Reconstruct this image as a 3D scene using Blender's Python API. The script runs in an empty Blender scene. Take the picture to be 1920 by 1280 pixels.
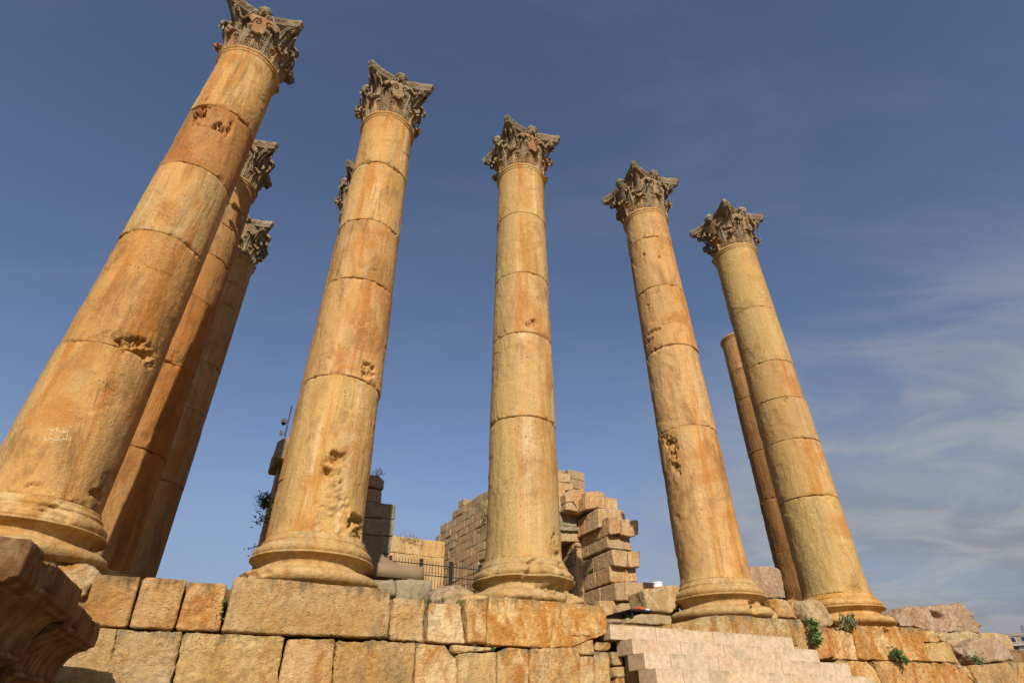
import bpy, bmesh, math, random
import numpy as np
from mathutils import Vector, Matrix
C = bpy.context.scene.collection
R = math.radians
# ------------------------------------------------------------------ camera
F_PX, PITCH, ROLL = 1087.9, 0.59324, 0.00769
EYE = 1.65
cam_d = bpy.data.cameras.new('camera'); cam = bpy.data.objects.new('camera', cam_d); C.objects.link(cam)
cam_d.sensor_width = 36.0; cam_d.lens = F_PX * 36.0 / 1920.0; cam_d.clip_end = 9000; cam_d.clip_start = .05
cam.location = (0, 0, EYE)
cam.rotation_mode = 'QUATERNION'
cam.rotation_quaternion = (Matrix.Rotation(math.pi/2 + PITCH, 3, 'X') @ Matrix.Rotation(-ROLL, 3, 'Z')).to_quaternion()
bpy.context.scene.camera = cam
# ------------------------------------------------------------------ light
SUN_AZ, SUN_EL = R(172), R(31)          # azimuth clockwise from +Y, towards the sun
wd = bpy.data.worlds.new('World'); bpy.context.scene.world = wd; wd.use_nodes = True
nt = wd.node_tree; nt.nodes.clear()
def wn(t, **k):
    n = nt.nodes.new(t)
    for a, v in k.items(): setattr(n, a, v)
    return n
wout = wn('ShaderNodeOutputWorld'); bg = wn('ShaderNodeBackground')
sky = wn('ShaderNodeTexSky', sky_type='NISHITA', sun_disc=False)
sky.sun_elevation = SUN_EL; sky.sun_rotation = SUN_AZ
sky.altitude = 600; sky.air_density = 1.0; sky.dust_density = 1.2; sky.ozone_density = 2.0
SKY_STRENGTH = 0.086
bg.inputs['Strength'].default_value = SKY_STRENGTH
tc = wn('ShaderNodeTexCoord')
def vmath(op, a=None, b=None):
    n = wn('ShaderNodeVectorMath', operation=op)
    for i, v in enumerate((a, b)):
        if v is None: continue
        if hasattr(v, 'is_output'): nt.links.new(v, n.inputs[i])
        else: n.inputs[i].default_value = v
    return n.outputs['Value'] if op == 'DOT_PRODUCT' else n.outputs['Vector']
def smath(op, a, b=0.0, c=None, clamp=False):
    n = wn('ShaderNodeMath', operation=op, use_clamp=clamp)
    for i, v in enumerate((a, b, c)):
        if v is None: continue
        if hasattr(v, 'is_output'): nt.links.new(v, n.inputs[i])
        else: n.inputs[i].default_value = v
    return n.outputs[0]
def smooth(x, lo, hi):
    n = wn('ShaderNodeMapRange', interpolation_type='SMOOTHSTEP')
    nt.links.new(x, n.inputs['Value']); n.inputs['From Min'].default_value = lo; n.inputs['From Max'].default_value = hi
    return n.outputs['Result']
D = tc.outputs['Generated']
sep = wn('ShaderNodeSeparateXYZ'); nt.links.new(D, sep.inputs[0])
zc = smath('MAXIMUM', sep.outputs['Z'], .03)
# project the view direction on a flat cloud deck so that the wisps foreshorten towards the horizon
inv = smath('DIVIDE', 1.0, smath('ADD', zc, .18))
pv = wn('ShaderNodeCombineXYZ')
nt.links.new(smath('MULTIPLY', sep.outputs['X'], inv), pv.inputs[0]); nt.links.new(smath('MULTIPLY', sep.outputs['Y'], inv), pv.inputs[1])
def wnoise(vec, scale, detail, rough, dist=0.0):
    n = wn('ShaderNodeTexNoise'); nt.links.new(vec, n.inputs['Vector'])
    n.inputs['Scale'].default_value = scale; n.inputs['Detail'].default_value = detail
    n.inputs['Roughness'].default_value = rough; n.inputs['Distortion'].default_value = dist
    return n.outputs['Fac']
def wmap(vec, scale, rot=(0, 0, 0), loc=(0, 0, 0)):
    n = wn('ShaderNodeMapping'); nt.links.new(vec, n.inputs['Vector'])
    n.inputs['Scale'].default_value = scale; n.inputs['Rotation'].default_value = rot; n.inputs['Location'].default_value = loc
    return n.outputs['Vector']
wisp = wnoise(wmap(pv.outputs[0], (1.0, 2.6, 1), (0, 0, R(25)), (3.1, 1.7, 0)), 1.3, 9, .62, .6)
soft = wnoise(wmap(pv.outputs[0], (1.0, 1.5, 1), (0, 0, R(-20)), (7.3, 2.2, 0)), .55, 6, .55, .3)
# the bank of cloud stands to the right (north-east of the temple), low over the horizon
bank = smooth(vmath('DOT_PRODUCT', D, (.66, .74, .12)), .80, .985)
low = smooth(sep.outputs['Z'], .62, .10)
puff = wnoise(wmap(pv.outputs[0], (1.0, 1.3, 1), (0, 0, R(40)), (1.1, 5.2, 0)), 2.3, 8, .58, .6)
mid = smath('MULTIPLY', smooth(sep.outputs['Z'], .03, .16), smooth(sep.outputs['Z'], .66, .22))
m1 = smath('MULTIPLY', smooth(wisp, .44, .74), smath('ADD', smath('MULTIPLY', bank, .40), .09))
m3 = smath('MULTIPLY', smath('MULTIPLY', smooth(puff, .40, .62), bank), smath('MULTIPLY', mid, .85))
m2 = smath('MULTIPLY', smath('MULTIPLY', smooth(soft, .22, .55), bank), smath('MULTIPLY', low, .92))
hz = smath('MULTIPLY', smooth(sep.outputs['Z'], .42, .02), .85)
tint = wn('ShaderNodeMix', data_type='RGBA', blend_type='MULTIPLY'); tint.inputs['Factor'].default_value = 1.0
nt.links.new(sky.outputs['Color'], tint.inputs[6]); tint.inputs[7].default_value = (1.20, 1.12, 1.14, 1)
def layer(fac, under, colr):
    n = wn('ShaderNodeMix', data_type='RGBA'); nt.links.new(fac, n.inputs['Factor']); nt.links.new(under, n.inputs[6]); n.inputs[7].default_value = (*colr, 1)
    return n.outputs[2]
skyc = layer(hz, tint.outputs[2], (2.25, 2.65, 3.55))
skyc = layer(m2, skyc, (2.55, 2.62, 2.82))
skyc = layer(m3, skyc, (3.75, 3.9, 4.2))
skyc = layer(m1, skyc, (3.5, 3.7, 4.1))
nt.links.new(skyc, bg.inputs['Color']); nt.links.new(bg.outputs[0], wout.inputs['Surface'])
sd = bpy.data.lights.new('sun', 'SUN'); sd.energy = 5.0; sd.angle = R(.55); sd.color = (1.0, .905, .76)
so = bpy.data.objects.new('sun', sd); C.objects.link(so)
tosun = Vector((math.sin(SUN_AZ)*math.cos(SUN_EL), math.cos(SUN_AZ)*math.cos(SUN_EL), math.sin(SUN_EL)))
so.rotation_mode = 'QUATERNION'; so.rotation_quaternion = tosun.to_track_quat('Z', 'Y'); so.location = tosun*60
vs = bpy.context.scene.view_settings
vs.view_transform = 'Standard'; vs.look = 'None'; vs.exposure = 0.25; vs.gamma = 1.0
# ------------------------------------------------------------------ temple frame: s along the front row, t outwards, z up
O = np.array([-6.7868, 8.1707]); DR = np.array([.89981, .43629]); NI = np.array([-.43629, .89981])
RZ = math.atan2(DR[1], DR[0])
def W(s, t, z=0.0):
    p = O + s*DR - t*NI
    return (p[0], p[1], z)
FLOOR = 3.45
COLS={'A':{'pos':[-6.787,8.171],'lean':[0.215,0.114]},'B':{'pos':[-3.332,10.039],'lean':[-0.075,0.058]},'C':{'pos':[0.189,11.729],'lean':[0.123,0.114]},'D':{'pos':[4.461,13.608],'lean':[-0.072,-0.038]},'E':{'pos':[7.867,15.276],'lean':[-0.029,-0.053]}}
WALL={'u1':([(1.147,3.334),(1.658,3.353),(1.682,2.758),(1.194,2.75)],1.15),'u2':([(1.682,3.346),(2.192,3.35),(2.199,2.759),(1.7,2.756)],1.15),'u3':([(2.215,3.338),(2.692,3.351),(2.736,2.774),(2.217,2.756)],1.15),'u4':([(2.761,3.439),(4.929,3.446),(4.957,2.783),(2.754,2.759)],1.2),'u5':([(4.978,3.348),(5.485,3.351),(5.496,2.768),(4.99,2.776)],1.15),'u6':([(5.549,3.315),(6.08,3.34),(6.17,2.773),(5.555,2.765)],1.12),'u7':([(6.147,3.424),(6.507,3.424),(6.505,2.786),(6.193,2.782)],1.15),'u8':([(6.524,3.473),(7.424,3.468),(8.656,3.465),(8.751,3.355),(8.713,3.026),(7.977,2.786),(6.507,2.764)],1.18),'u9':([(7.965,3.013),(8.411,3.083),(8.411,2.978),(7.97,2.941)],1.2),'u10':([(8.023,2.939),(8.465,2.97),(8.484,2.712),(8.146,2.689),(8.095,2.793)],1.15),'d1':([(10.005,3.246),(10.53,3.343),(11.264,3.493),(12.133,3.539),(12.401,3.513),(13.528,3.543),(13.336,3.055),(12.587,2.973),(9.949,2.949)],1.1),'d2':([(13.884,3.455),(14.352,3.431),(14.253,2.885),(13.558,2.804)],1.12),'d3':([(14.312,3.394),(14.931,3.371),(14.95,2.858),(14.214,2.838)],1.14),'d4':([(14.918,3.501),(17.234,3.574),(17.144,2.898),(14.868,2.85)],1.2),'d5':([(17.312,3.544),(17.734,3.547),(17.888,3.349),(17.799,3.307),(17.268,3.289)],1.15),'d6':([(17.258,3.261),(18.128,3.339),(18.229,2.898),(17.213,2.903)],1.16),'d0':([(12.621,3.525),(13.592,3.558),(13.863,3.077),(13.642,2.812),(12.389,2.836)],1.05),'l0':([(0.925,2.75),(1.597,2.745),(1.683,2.112),(0.961,2.099)],1.15),'l1':([(1.589,2.741),(2.303,2.742),(2.34,2.146),(1.623,2.133)],1.15),'l2':([(2.331,2.738),(3.564,2.743),(3.558,2.167),(2.355,2.144)],1.2),'l3':([(3.592,2.724),(4.215,2.749),(4.27,2.183),(3.582,2.169)],1.16),'l4':([(4.229,2.735),(5.36,2.748),(5.384,2.202),(4.273,2.18)],1.2),'l5':([(5.391,2.749),(5.855,2.742),(5.937,2.63),(6.036,2.561),(6.07,2.218),(5.414,2.205)],1.15),'l6':([(5.952,2.76),(6.627,2.751),(6.599,2.693),(5.972,2.643)],1.14),'l7':([(6.045,2.638),(6.679,2.686),(6.678,2.224),(6.052,2.212)],1.17),'l8':([(6.694,2.686),(6.867,2.756),(7.242,2.759),(7.219,2.234),(6.692,2.224)],1.17),'l9':([(7.245,2.754),(8.104,2.789),(8.14,2.664),(8.112,2.249),(7.225,2.232)],1.2),'m1':([(8.175,2.68),(8.438,2.692),(8.404,2.257),(8.139,2.252)],1.15),'m2':([(8.471,2.765),(8.775,2.772),(8.773,2.266),(8.43,2.259)],1.12),'m3':([(8.544,2.916),(8.86,2.922),(8.827,2.797),(8.522,2.774)],1.1),'m4':([(8.842,2.792),(9.056,2.795),(9.1,2.594),(8.886,2.575)],1.05),'m5':([(8.846,2.556),(9.113,2.579),(9.123,2.4),(8.859,2.389)],1.08),'m6':([(9.15,2.57),(9.345,2.55),(9.303,2.28),(8.882,2.272),(8.895,2.377)],1.05),'r1':([(14.277,2.84),(14.604,2.844),(14.597,2.629),(14.213,2.619)],1.12),'r2':([(14.372,2.823),(15.125,2.848),(15.339,2.646),(15.402,2.391),(14.272,2.37)],1.16),'r3':([(15.232,2.848),(17.897,2.886),(18.254,2.722),(18.532,2.448),(15.366,2.388),(15.296,2.666)],1.2),'r4':([(18.085,2.893),(18.522,2.867),(18.613,2.791),(18.756,2.458),(18.607,2.583),(18.317,2.783)],1.1),'r5':([(18.647,2.885),(20.596,3.01),(20.205,2.483),(18.718,2.455),(18.586,2.735)],1.15),'r6':([(20.74,3.019),(22.305,3.042),(21.733,2.432),(20.328,2.488)],1.1)}
LOOSE={'corner_left':([(0.602,3.5),(0.911,3.514),(1.077,3.47),(1.133,3.396),(1.051,3.11),(0.884,3.145),(0.639,3.353)],0.75,0.5),'grey_a':([(4.914,3.876),(5.387,3.916),(5.435,3.609),(4.953,3.587)],-0.3,0.8),'grey_b':([(5.401,3.922),(5.823,3.941),(6.08,3.941),(6.03,3.581),(5.451,3.541)],-0.35,0.8),'boulder_l':([(5.893,3.572),(5.947,3.689),(6.085,3.776),(6.331,3.827),(6.525,3.799),(6.564,3.711),(6.538,3.479),(5.923,3.437)],0.2,0.7),'boulder_l2':([(5.933,3.528),(6.134,3.616),(6.331,3.631),(6.475,3.568),(6.48,3.398),(5.983,3.364)],0.7,0.5),'under_c':([(6.122,3.43),(6.239,3.503),(6.545,3.539),(6.829,3.507),(6.83,3.4),(6.155,3.354)],0.95,0.4),'block_d_right':([(14.277,4.967),(14.447,5.024),(15.099,5.101),(15.309,5.019),(15.3,4.796),(15.283,4.353),(14.441,4.305),(14.177,4.411)],-0.6,0.8),'peb':([(13.426,3.984),(13.555,4.06),(13.7,4.027),(13.707,3.897),(13.437,3.914)],0.3,0.2),'ang':([(13.405,3.99),(13.571,4.053),(13.943,4.027),(14.059,3.87),(13.979,3.66),(13.567,3.659),(13.459,3.831)],0.55,0.5),'ang2':([(13.923,4.005),(14.146,4.075),(14.492,4.086),(14.533,3.833),(14.516,3.595),(14.032,3.671),(13.873,3.766)],0.5,0.5),'rough_d':([(14.182,4.01),(14.616,4.04),(14.863,3.95),(15.01,3.774),(15.001,3.616),(14.834,3.516),(14.28,3.524),(14.194,3.647)],0.75,0.5),'block_d_left':([(10.784,4.169),(11.19,4.213),(11.263,4.27),(11.525,4.32),(11.783,4.326),(11.734,3.947),(11.472,3.741),(11.167,3.754),(10.832,3.733)],-0.35,0.6),'slab_d_left':([(9.586,3.362),(9.785,3.463),(9.98,3.515),(10.659,3.537),(10.617,3.33),(9.577,3.303)],0.6,0.6),'small_slab':([(9.114,3.338),(9.244,3.375),(9.424,3.379),(9.505,3.312),(9.106,3.27)],0.65,0.4),'big_boulder':([(17.967,3.988),(18.454,4.23),(19.562,4.343),(20.259,4.412),(21.063,4.516),(21.323,4.238),(21.367,4.063),(21.571,4.01),(21.336,3.775),(20.257,3.767),(19.445,3.672),(18.698,3.792),(18.112,3.769)],0.2,1.2),'b2':([(18.795,3.582),(19.223,3.652),(20.332,3.723),(20.523,3.612),(19.703,3.154),(19.286,3.295),(18.831,3.446)],0.6,0.8),'b2u':([(18.913,3.293),(19.486,3.311),(19.333,3.114),(19.058,3.14),(18.917,3.19)],0.8,0.5),'b3':([(19.229,3.369),(19.689,3.504),(20.758,3.566),(20.855,3.411),(20.901,3.066),(19.205,2.954),(19.147,3.116)],0.95,0.6),'b4':([(21.51,3.795),(22.209,3.862),(22.838,3.851),(22.801,3.583),(22.63,3.196),(22.209,3.121),(21.03,3.083)],0.1,0.8)}
RUIN={'a1':([(17.72,9.687),(18.384,9.697),(18.292,9.004),(17.72,8.877)],-11.2,2.6),'a1b':([(18.403,9.631),(19.351,9.716),(19.264,9.073),(18.868,8.889),(18.322,8.931)],-11.2,1.2),'a2':([(17.74,8.977),(18.956,8.974),(19.06,8.38),(17.74,8.371)],-11.5,2.6),'a3':([(17.73,8.258),(18.522,8.255),(18.444,7.564),(17.73,7.568)],-11.2,2.6),'a3b':([(18.546,8.241),(19.199,8.309),(19.121,7.642),(18.541,7.558)],-11.2,1.2),'a4':([(17.72,7.601),(19.1,7.66),(19.132,7.09),(17.72,6.948)],-11.5,2.6),'a5':([(17.7,6.879),(18.235,6.95),(18.159,6.224),(17.7,6.175)],-11.2,2.6),'a5b':([(18.262,6.962),(19.246,7.018),(19.916,7.037),(19.894,6.84),(19.4,6.751),(19.286,6.269),(18.17,6.215)],-11.2,1.2),'a6':([(16.919,6.143),(17.63,6.193),(17.756,5.962),(17.639,5.529),(16.848,5.482)],-11.3,2.0),'a6b':([(17.538,5.855),(17.811,6.062),(18.316,6.106),(18.321,5.716),(17.511,5.642)],-11.0,1.0),'a6c':([(18.34,6.099),(18.77,6.176),(19.216,6.159),(19.15,5.768),(18.283,5.714)],-11.0,1.0),'b0':([(17.6,10.201),(18.174,10.251),(18.688,10.278),(19.046,10.276),(19.017,9.766),(18.578,9.561),(17.504,9.297)],-11.75,2.2),'b1':([(17.334,10.947),(17.773,11.047),(18.471,11.06),(18.395,10.472),(17.963,10.471),(17.273,10.265)],-12.4,1.5),'b1b':([(18.469,11.037),(19.139,11.066),(19.106,10.481),(18.403,10.458)],-12.35,1.2),'b2':([(17.52,11.251),(18.34,11.431),(18.675,11.362),(18.669,11.153),(17.544,11.05)],-12.7,1.2),'b3':([(16.617,11.142),(16.922,11.392),(17.702,11.509),(17.741,11.195),(17.679,10.495),(17.537,10.298),(17.335,10.343),(17.043,10.804),(16.629,10.71)],-13.0,1.2),'b3b':([(16.581,10.674),(16.995,10.768),(17.287,10.322),(16.575,10.348)],-12.95,1.2),'b4':([(16.434,12.327),(17.265,12.429),(17.282,11.977),(16.405,11.809)],-13.5,1.0),'b5':([(16.478,11.852),(17.409,11.932),(17.423,11.645),(16.948,11.48),(16.844,10.446),(16.394,10.387)],-13.5,1.0),'gable':([(16.043,10.417),(17.293,10.546),(17.884,10.428),(17.976,9.864),(16.01,9.715)],-13.600000000000001,0.8),'lintel_top':([(15.925,9.664),(17.844,9.808),(17.853,9.602),(15.915,9.461)],-13.450000000000001,1.7),'lintel_low':([(16.0,9.51),(17.936,9.651),(17.905,9.148),(15.975,8.993)],-13.600000000000001,1.6),'jamb_cap':([(17.368,9.094),(17.998,9.122),(17.981,8.929),(17.4,8.896)],-13.620000000000001,0.6),'jamb':([(17.45,8.92),(18.032,8.953),(17.992,6.344),(17.425,6.307)],-13.700000000000001,1.4),'niche_back':([(16.747,9.445),(18.358,9.562),(18.328,6.581),(16.608,6.467)],-15.100000000000001,0.5)}
PILLAR={'g1':([(5.772,7.688),(7.157,7.753),(7.157,7.271),(5.746,7.205)],-7.8,1.5),'g2':([(5.748,7.195),(7.154,7.256),(7.164,6.746),(5.732,6.662)],-7.8,1.5),'g3':([(5.734,6.653),(7.161,6.731),(7.14,6.205),(5.72,6.129)],-7.8,1.5),'g4':([(5.722,6.121),(7.137,6.191),(7.161,5.678),(5.809,5.558)],-7.8,1.5),'g5':([(5.81,5.549),(7.157,5.668),(7.198,5.147),(5.888,5.047)],-7.8,1.5),'p1':([(6.078,8.662),(6.984,8.685),(7.01,8.241),(6.094,8.179)],-9.3,1.0),'p2':([(6.176,9.13),(6.78,9.199),(7.027,9.035),(7.023,8.691),(6.615,8.743),(6.169,8.788)],-9.3,1.0)}
LEFTW={'wall':([(3.471,8.946),(5.344,9.123),(6.059,4.568),(3.404,4.404)],-8.5,1.2),'strip':([(3.559,8.831),(3.989,8.87),(4.0,4.405),(3.66,4.384)],-8.25,0.5),'cornice':([(3.233,9.201),(3.766,9.669),(5.07,9.928),(5.24,8.845),(3.215,8.619)],-7.8,1.6)}
CAV={'A':[(-1.734,12.683,0.13,0.34,0.26),(-0.956,12.369,0.13,0.17,0.22),(-0.679,12.248,0.05,0.06,0.06),(-0.667,12.497,0.06,0.2,0.09),(-0.363,6.902,0.28,0.14,0.1),(-0.75,6.953,0.2,0.07,0.05),(-1.114,4.409,0.12,0.05,0.05),(-0.024,4.558,0.15,0.06,0.06),(-1.688,12.376,0.08,0.2,0.08)],'B':[(-1.122,5.477,0.16,0.17,0.09),(-0.912,5.081,0.07,0.16,0.06),(-1.317,5.268,0.06,0.08,0.05),(-0.218,4.534,0.18,0.13,0.14),(-0.687,7.497,0.12,0.13,0.1),(-1.064,4.655,0.22,0.3,0.03),(-1.212,5.612,0.07,0.06,0.09),(-0.907,9.949,0.05,0.06,0.05),(-2.745,11.271,0.08,0.06,0.05)],'C':[(-1.217,9.675,0.1,0.1,0.08),(-0.952,10.454,0.06,0.08,0.04),(-2.368,9.435,0.14,0.1,0.04),(-0.668,4.513,0.1,0.3,0.06),(-2.966,4.456,0.05,0.12,0.08),(-2.261,7.274,0.14,0.05,0.03),(-1.397,9.62,0.05,0.05,0.1)],'D':[(-2.234,13.566,0.035,0.06,0.1),(-1.59,13.292,0.035,0.07,0.1),(-2.465,7.212,0.12,0.35,0.07),(-2.654,7.541,0.06,0.16,0.12),(-2.413,6.795,0.08,0.14,0.05),(-2.376,10.784,0.2,0.05,0.05),(-1.829,10.906,0.12,0.05,0.05),(-2.713,10.57,0.12,0.06,0.06),(-2.827,7.738,0.1,0.1,0.12),(-1.89,12.034,0.2,0.05,0.03),(-0.375,6.329,0.05,0.1,0.03),(-2.467,11.649,0.06,0.1,0.05)],'E':[(-1.84,9.352,0.05,0.05,0.05),(-1.705,9.459,0.04,0.06,0.05),(-2.142,4.287,0.2,0.06,0.03),(-1.461,4.379,0.2,0.1,0.03)],'F':[(-0.815,8.934,0.15,0.12,0.06),(-0.881,8.34,0.06,0.1,0.04),(-0.837,7.027,0.12,0.05,0.06)]}
GRAF=[[(-1.293,5.246),(-1.265,5.245),(-1.242,5.228),(-1.211,5.235),(-1.206,5.258)],[(-1.232,5.197),(-1.215,5.179)],[(-1.177,5.294),(-1.171,5.262),(-1.159,5.235),(-1.129,5.235),(-1.131,5.258)],[(-1.101,5.22),(-1.073,5.218),(-1.044,5.229),(-1.063,5.259)],[(-1.044,5.229),(-1.015,5.238),(-1.016,5.254),(-0.982,5.26)],[(-0.991,5.232),(-0.978,5.225)],[(-1.31,5.113),(-1.28,5.115),(-1.27,5.084),(-1.233,5.085),(-1.202,5.117),(-1.169,5.105),(-1.133,5.1),(-1.093,5.102),(-1.034,5.118),(-0.988,5.132),(-0.935,5.136)],[(-0.985,5.214),(-0.97,5.171),(-0.96,5.138)],[(-0.915,5.182),(-0.903,5.145),(-0.894,5.121)],[(-1.126,5.165),(-1.099,5.166)],[(-1.123,5.146),(-1.082,5.133),(-1.095,5.105)],[(-1.175,5.066),(-1.126,5.063)],[(-1.038,5.086),(-1.007,5.097)],[(-1.011,5.151),(-0.994,5.131)],[(-1.153,5.574),(-1.092,5.577),(-0.991,5.585),(-0.873,5.591),(-0.785,5.589),(-0.735,5.578)],[(-1.004,5.569),(-0.979,5.52)],[(-0.934,5.556),(-0.944,5.52),(-0.979,5.52)],[(-0.819,5.427),(-0.823,5.366)],[(-1.025,5.324),(-0.95,5.325)],[(-0.952,5.289),(-0.92,5.308)]]
ARC=[(-0.934,6.079),(-0.826,6.041),(-0.733,5.988),(-0.664,5.921),(-0.652,5.835),(-0.66,5.744),(-0.688,5.652),(-0.766,5.559),(-0.863,5.474),(-0.97,5.405),(-1.081,5.354),(-1.192,5.324),(-1.299,5.316),(-1.399,5.329)]
# ------------------------------------------------------------------ numpy noise
def _h(ix, iy, iz, seed):
    with np.errstate(over='ignore'):
        n = ix.astype(np.uint32)*np.uint32(374761393) + iy.astype(np.uint32)*np.uint32(668265263) + iz.astype(np.uint32)*np.uint32(2147483647) + np.uint32(seed*144665 & 0xffffffff)
        n = (n ^ (n >> np.uint32(13)))*np.uint32(1274126177); n = n ^ (n >> np.uint32(16))
        n = n*np.uint32(2246822519); n = n ^ (n >> np.uint32(15))
    return n.astype(np.float64)/4294967295.0*2-1
def noise(P, seed=0):
    P = np.asarray(P, float); I = np.floor(P).astype(np.int64); f = P-I; u = f*f*f*(f*(f*6-15)+10)
    r = 0
    for dx in (0, 1):
        for dy in (0, 1):
            for dz in (0, 1):
                w = (u[:, 0] if dx else 1-u[:, 0])*(u[:, 1] if dy else 1-u[:, 1])*(u[:, 2] if dz else 1-u[:, 2])
                r = r+w*_h(I[:, 0]+dx, I[:, 1]+dy, I[:, 2]+dz, seed)
    return r
def fbm(P, octv=3, seed=0, gain=.5):
    r = 0; a = 1.0; P = np.asarray(P, float)
    for i in range(octv):
        r = r+a*noise(P*(2.03**i)+i*17.3, seed+i*7); a *= gain
    return r
# ------------------------------------------------------------------ object helpers
def link(name, me, mat=None, parent=None):
    o = bpy.data.objects.new(name, me); C.objects.link(o)
    if mat is not None and me is not None and len(me.materials) == 0: me.materials.append(mat)
    if parent is not None: o.parent = parent
    return o
def tag(o, label, cat, group=None, kind=None):
    if label: o['label'] = label
    if cat: o['category'] = cat
    if group: o['group'] = group
    if kind: o['kind'] = kind
    return o
def thing(name, label, cat, loc=(0, 0, 0), rz=0.0, group=None):
    o = bpy.data.objects.new(name, None); C.objects.link(o); o.empty_display_size = .2
    o.location = loc; o.rotation_euler = (0, 0, rz)
    return tag(o, label, cat, group)
def structure(o): o['kind'] = 'structure'; return o
def mesh(name, V, Fc, smooth=False, mat=None):
    me = bpy.data.meshes.new(name)
    me.from_pydata([tuple(map(float, v)) for v in V], [], [tuple(int(i) for i in f) for f in Fc])
    me.update()
    if smooth: me.polygons.foreach_set('use_smooth', [True]*len(me.polygons))
    if mat: me.materials.append(mat)
    return me
def get_co(me):
    a = np.empty(len(me.vertices)*3); me.vertices.foreach_get('co', a); return a.reshape(-1, 3)
def get_no(me):
    a = np.empty(len(me.vertices)*3); me.vertices.foreach_get('normal', a); return a.reshape(-1, 3)
def set_co(me, a): me.vertices.foreach_set('co', a.ravel()); me.update()
class MB:
    """collects boxes, tubes and sheets for one mesh"""
    def __init__(s): s.V = []; s.F = []
    def add(s, V, Fc):
        n = len(s.V); s.V += [tuple(v) for v in V]; s.F += [tuple(i+n for i in f) for f in Fc]
    def box(s, x0, x1, y0, y1, z0, z1, M=None, bev=0.0):
        if bev <= 0:
            V = [(x0,y0,z0),(x1,y0,z0),(x1,y1,z0),(x0,y1,z0),(x0,y0,z1),(x1,y0,z1),(x1,y1,z1),(x0,y1,z1)]
            Fc = [(0,3,2,1),(4,5,6,7),(0,1,5,4),(1,2,6,5),(2,3,7,6),(3,0,4,7)]
        else:
            bm = bmesh.new(); bmesh.ops.create_cube(bm, size=1.0)
            for v in bm.verts: v.co = Vector((x0+(v.co.x+.5)*(x1-x0), y0+(v.co.y+.5)*(y1-y0), z0+(v.co.z+.5)*(z1-z0)))
            bmesh.ops.bevel(bm, geom=bm.edges[:], offset=bev, segments=2, affect='EDGES', profile=.6)
            bm.verts.index_update()
            V = [tuple(v.co) for v in bm.verts]; Fc = [tuple(v.index for v in f.verts) for f in bm.faces]; bm.free()
        if M is not None: V = [tuple(M @ Vector(v)) for v in V]
        s.add(V, Fc)
    def tube(s, pts, rad, n=8, caps=True):
        pts = [Vector(p) for p in pts]; m = len(pts)
        rad = [rad]*m if not hasattr(rad, '__len__') else rad
        V = []; up = None
        for i, p in enumerate(pts):
            d = (pts[min(i+1, m-1)]-pts[max(i-1, 0)]).normalized()
            a = d.cross(Vector((0, 0, 1)) if abs(d.z) < .95 else Vector((1, 0, 0))).normalized()
            if up is not None:
                a = (up-d*up.dot(d)).normalized() if (up-d*up.dot(d)).length > 1e-4 else a
            up = a; b = d.cross(a)
            for k in range(n):
                t = 2*math.pi*k/n; V.append(p+(a*math.cos(t)+b*math.sin(t))*rad[i])
        Fc = [(i*n+k, i*n+(k+1) % n, (i+1)*n+(k+1) % n, (i+1)*n+k) for i in range(m-1) for k in range(n)]
        if caps: Fc += [tuple(range(n-1, -1, -1)), tuple((m-1)*n+k for k in range(n))]
        s.add(V, Fc)
    def build(s, name, mat, parent=None, smooth=False):
        return link(name, mesh(name, s.V, s.F, smooth, mat), None, parent)
def copy_tree(o, parent=None):
    c = o.copy(); C.objects.link(c)
    if parent is not None: c.parent = parent
    for ch in list(o.children): copy_tree(ch, c)
    return c
# voxel-remeshed stone from prisms; returns a mesh roughened by noise
def prism(poly, y0, y1):
    n = len(poly)
    V = [(x, y0, z) for x, z in poly]+[(x, y1, z) for x, z in poly]
    ar = sum(poly[i][0]*poly[(i+1) % n][1]-poly[(i+1) % n][0]*poly[i][1] for i in range(n))
    f = list(range(n)); b = list(range(2*n-1, n-1, -1))
    if ar < 0: f.reverse(); b.reverse()
    Fc = [tuple(f), tuple(b)]
    for i in range(n):
        j = (i+1) % n; q = (i, n+i, n+j, j)
        Fc.append(q if ar > 0 else q[::-1])
    return V, Fc
def stone_mesh(name, V, Fc, vox, smooth_it=4, amp=.012, freq=3.0, fine=.004, chip=.03, seed=0, flat=0.0):
    me = mesh('tmp', V, Fc)
    o = bpy.data.objects.new('tmp', me); C.objects.link(o)
    bm = bmesh.new(); bm.from_mesh(me); bmesh.ops.recalc_face_normals(bm, faces=bm.faces[:]); bm.to_mesh(me); bm.free()
    r = o.modifiers.new('r', 'REMESH'); r.mode = 'VOXEL'; r.voxel_size = vox; r.adaptivity = 0.0
    sm = o.modifiers.new('s', 'SMOOTH'); sm.iterations = smooth_it; sm.factor = .5
    dg = bpy.context.evaluated_depsgraph_get(); dg.update()
    me2 = bpy.data.meshes.new_from_object(o.evaluated_get(dg))
    bpy.data.objects.remove(o); bpy.data.meshes.remove(me)
    me2.name = name; me2.materials.clear()
    P = get_co(me2); N = get_no(me2)
    d = amp*fbm(P*freq+seed*3.1, 3, seed)+fine*fbm(P*freq*6+seed, 2, seed+3)
    if chip:
        # knock the arrises back: where smoothing rounded the edge the normal is oblique
        ob = 1-np.max(np.abs(N), axis=1)
        d = d-chip*np.clip(ob*2.4, 0, 1)*np.clip(.12+fbm(P*freq*1.6+seed*5.7, 3, seed+11), 0, 1.5)
    set_co(me2, P+N*d[:, None])
    me2.polygons.foreach_set('use_smooth', [True]*len(me2.polygons)); me2.update()
    return me2
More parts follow.
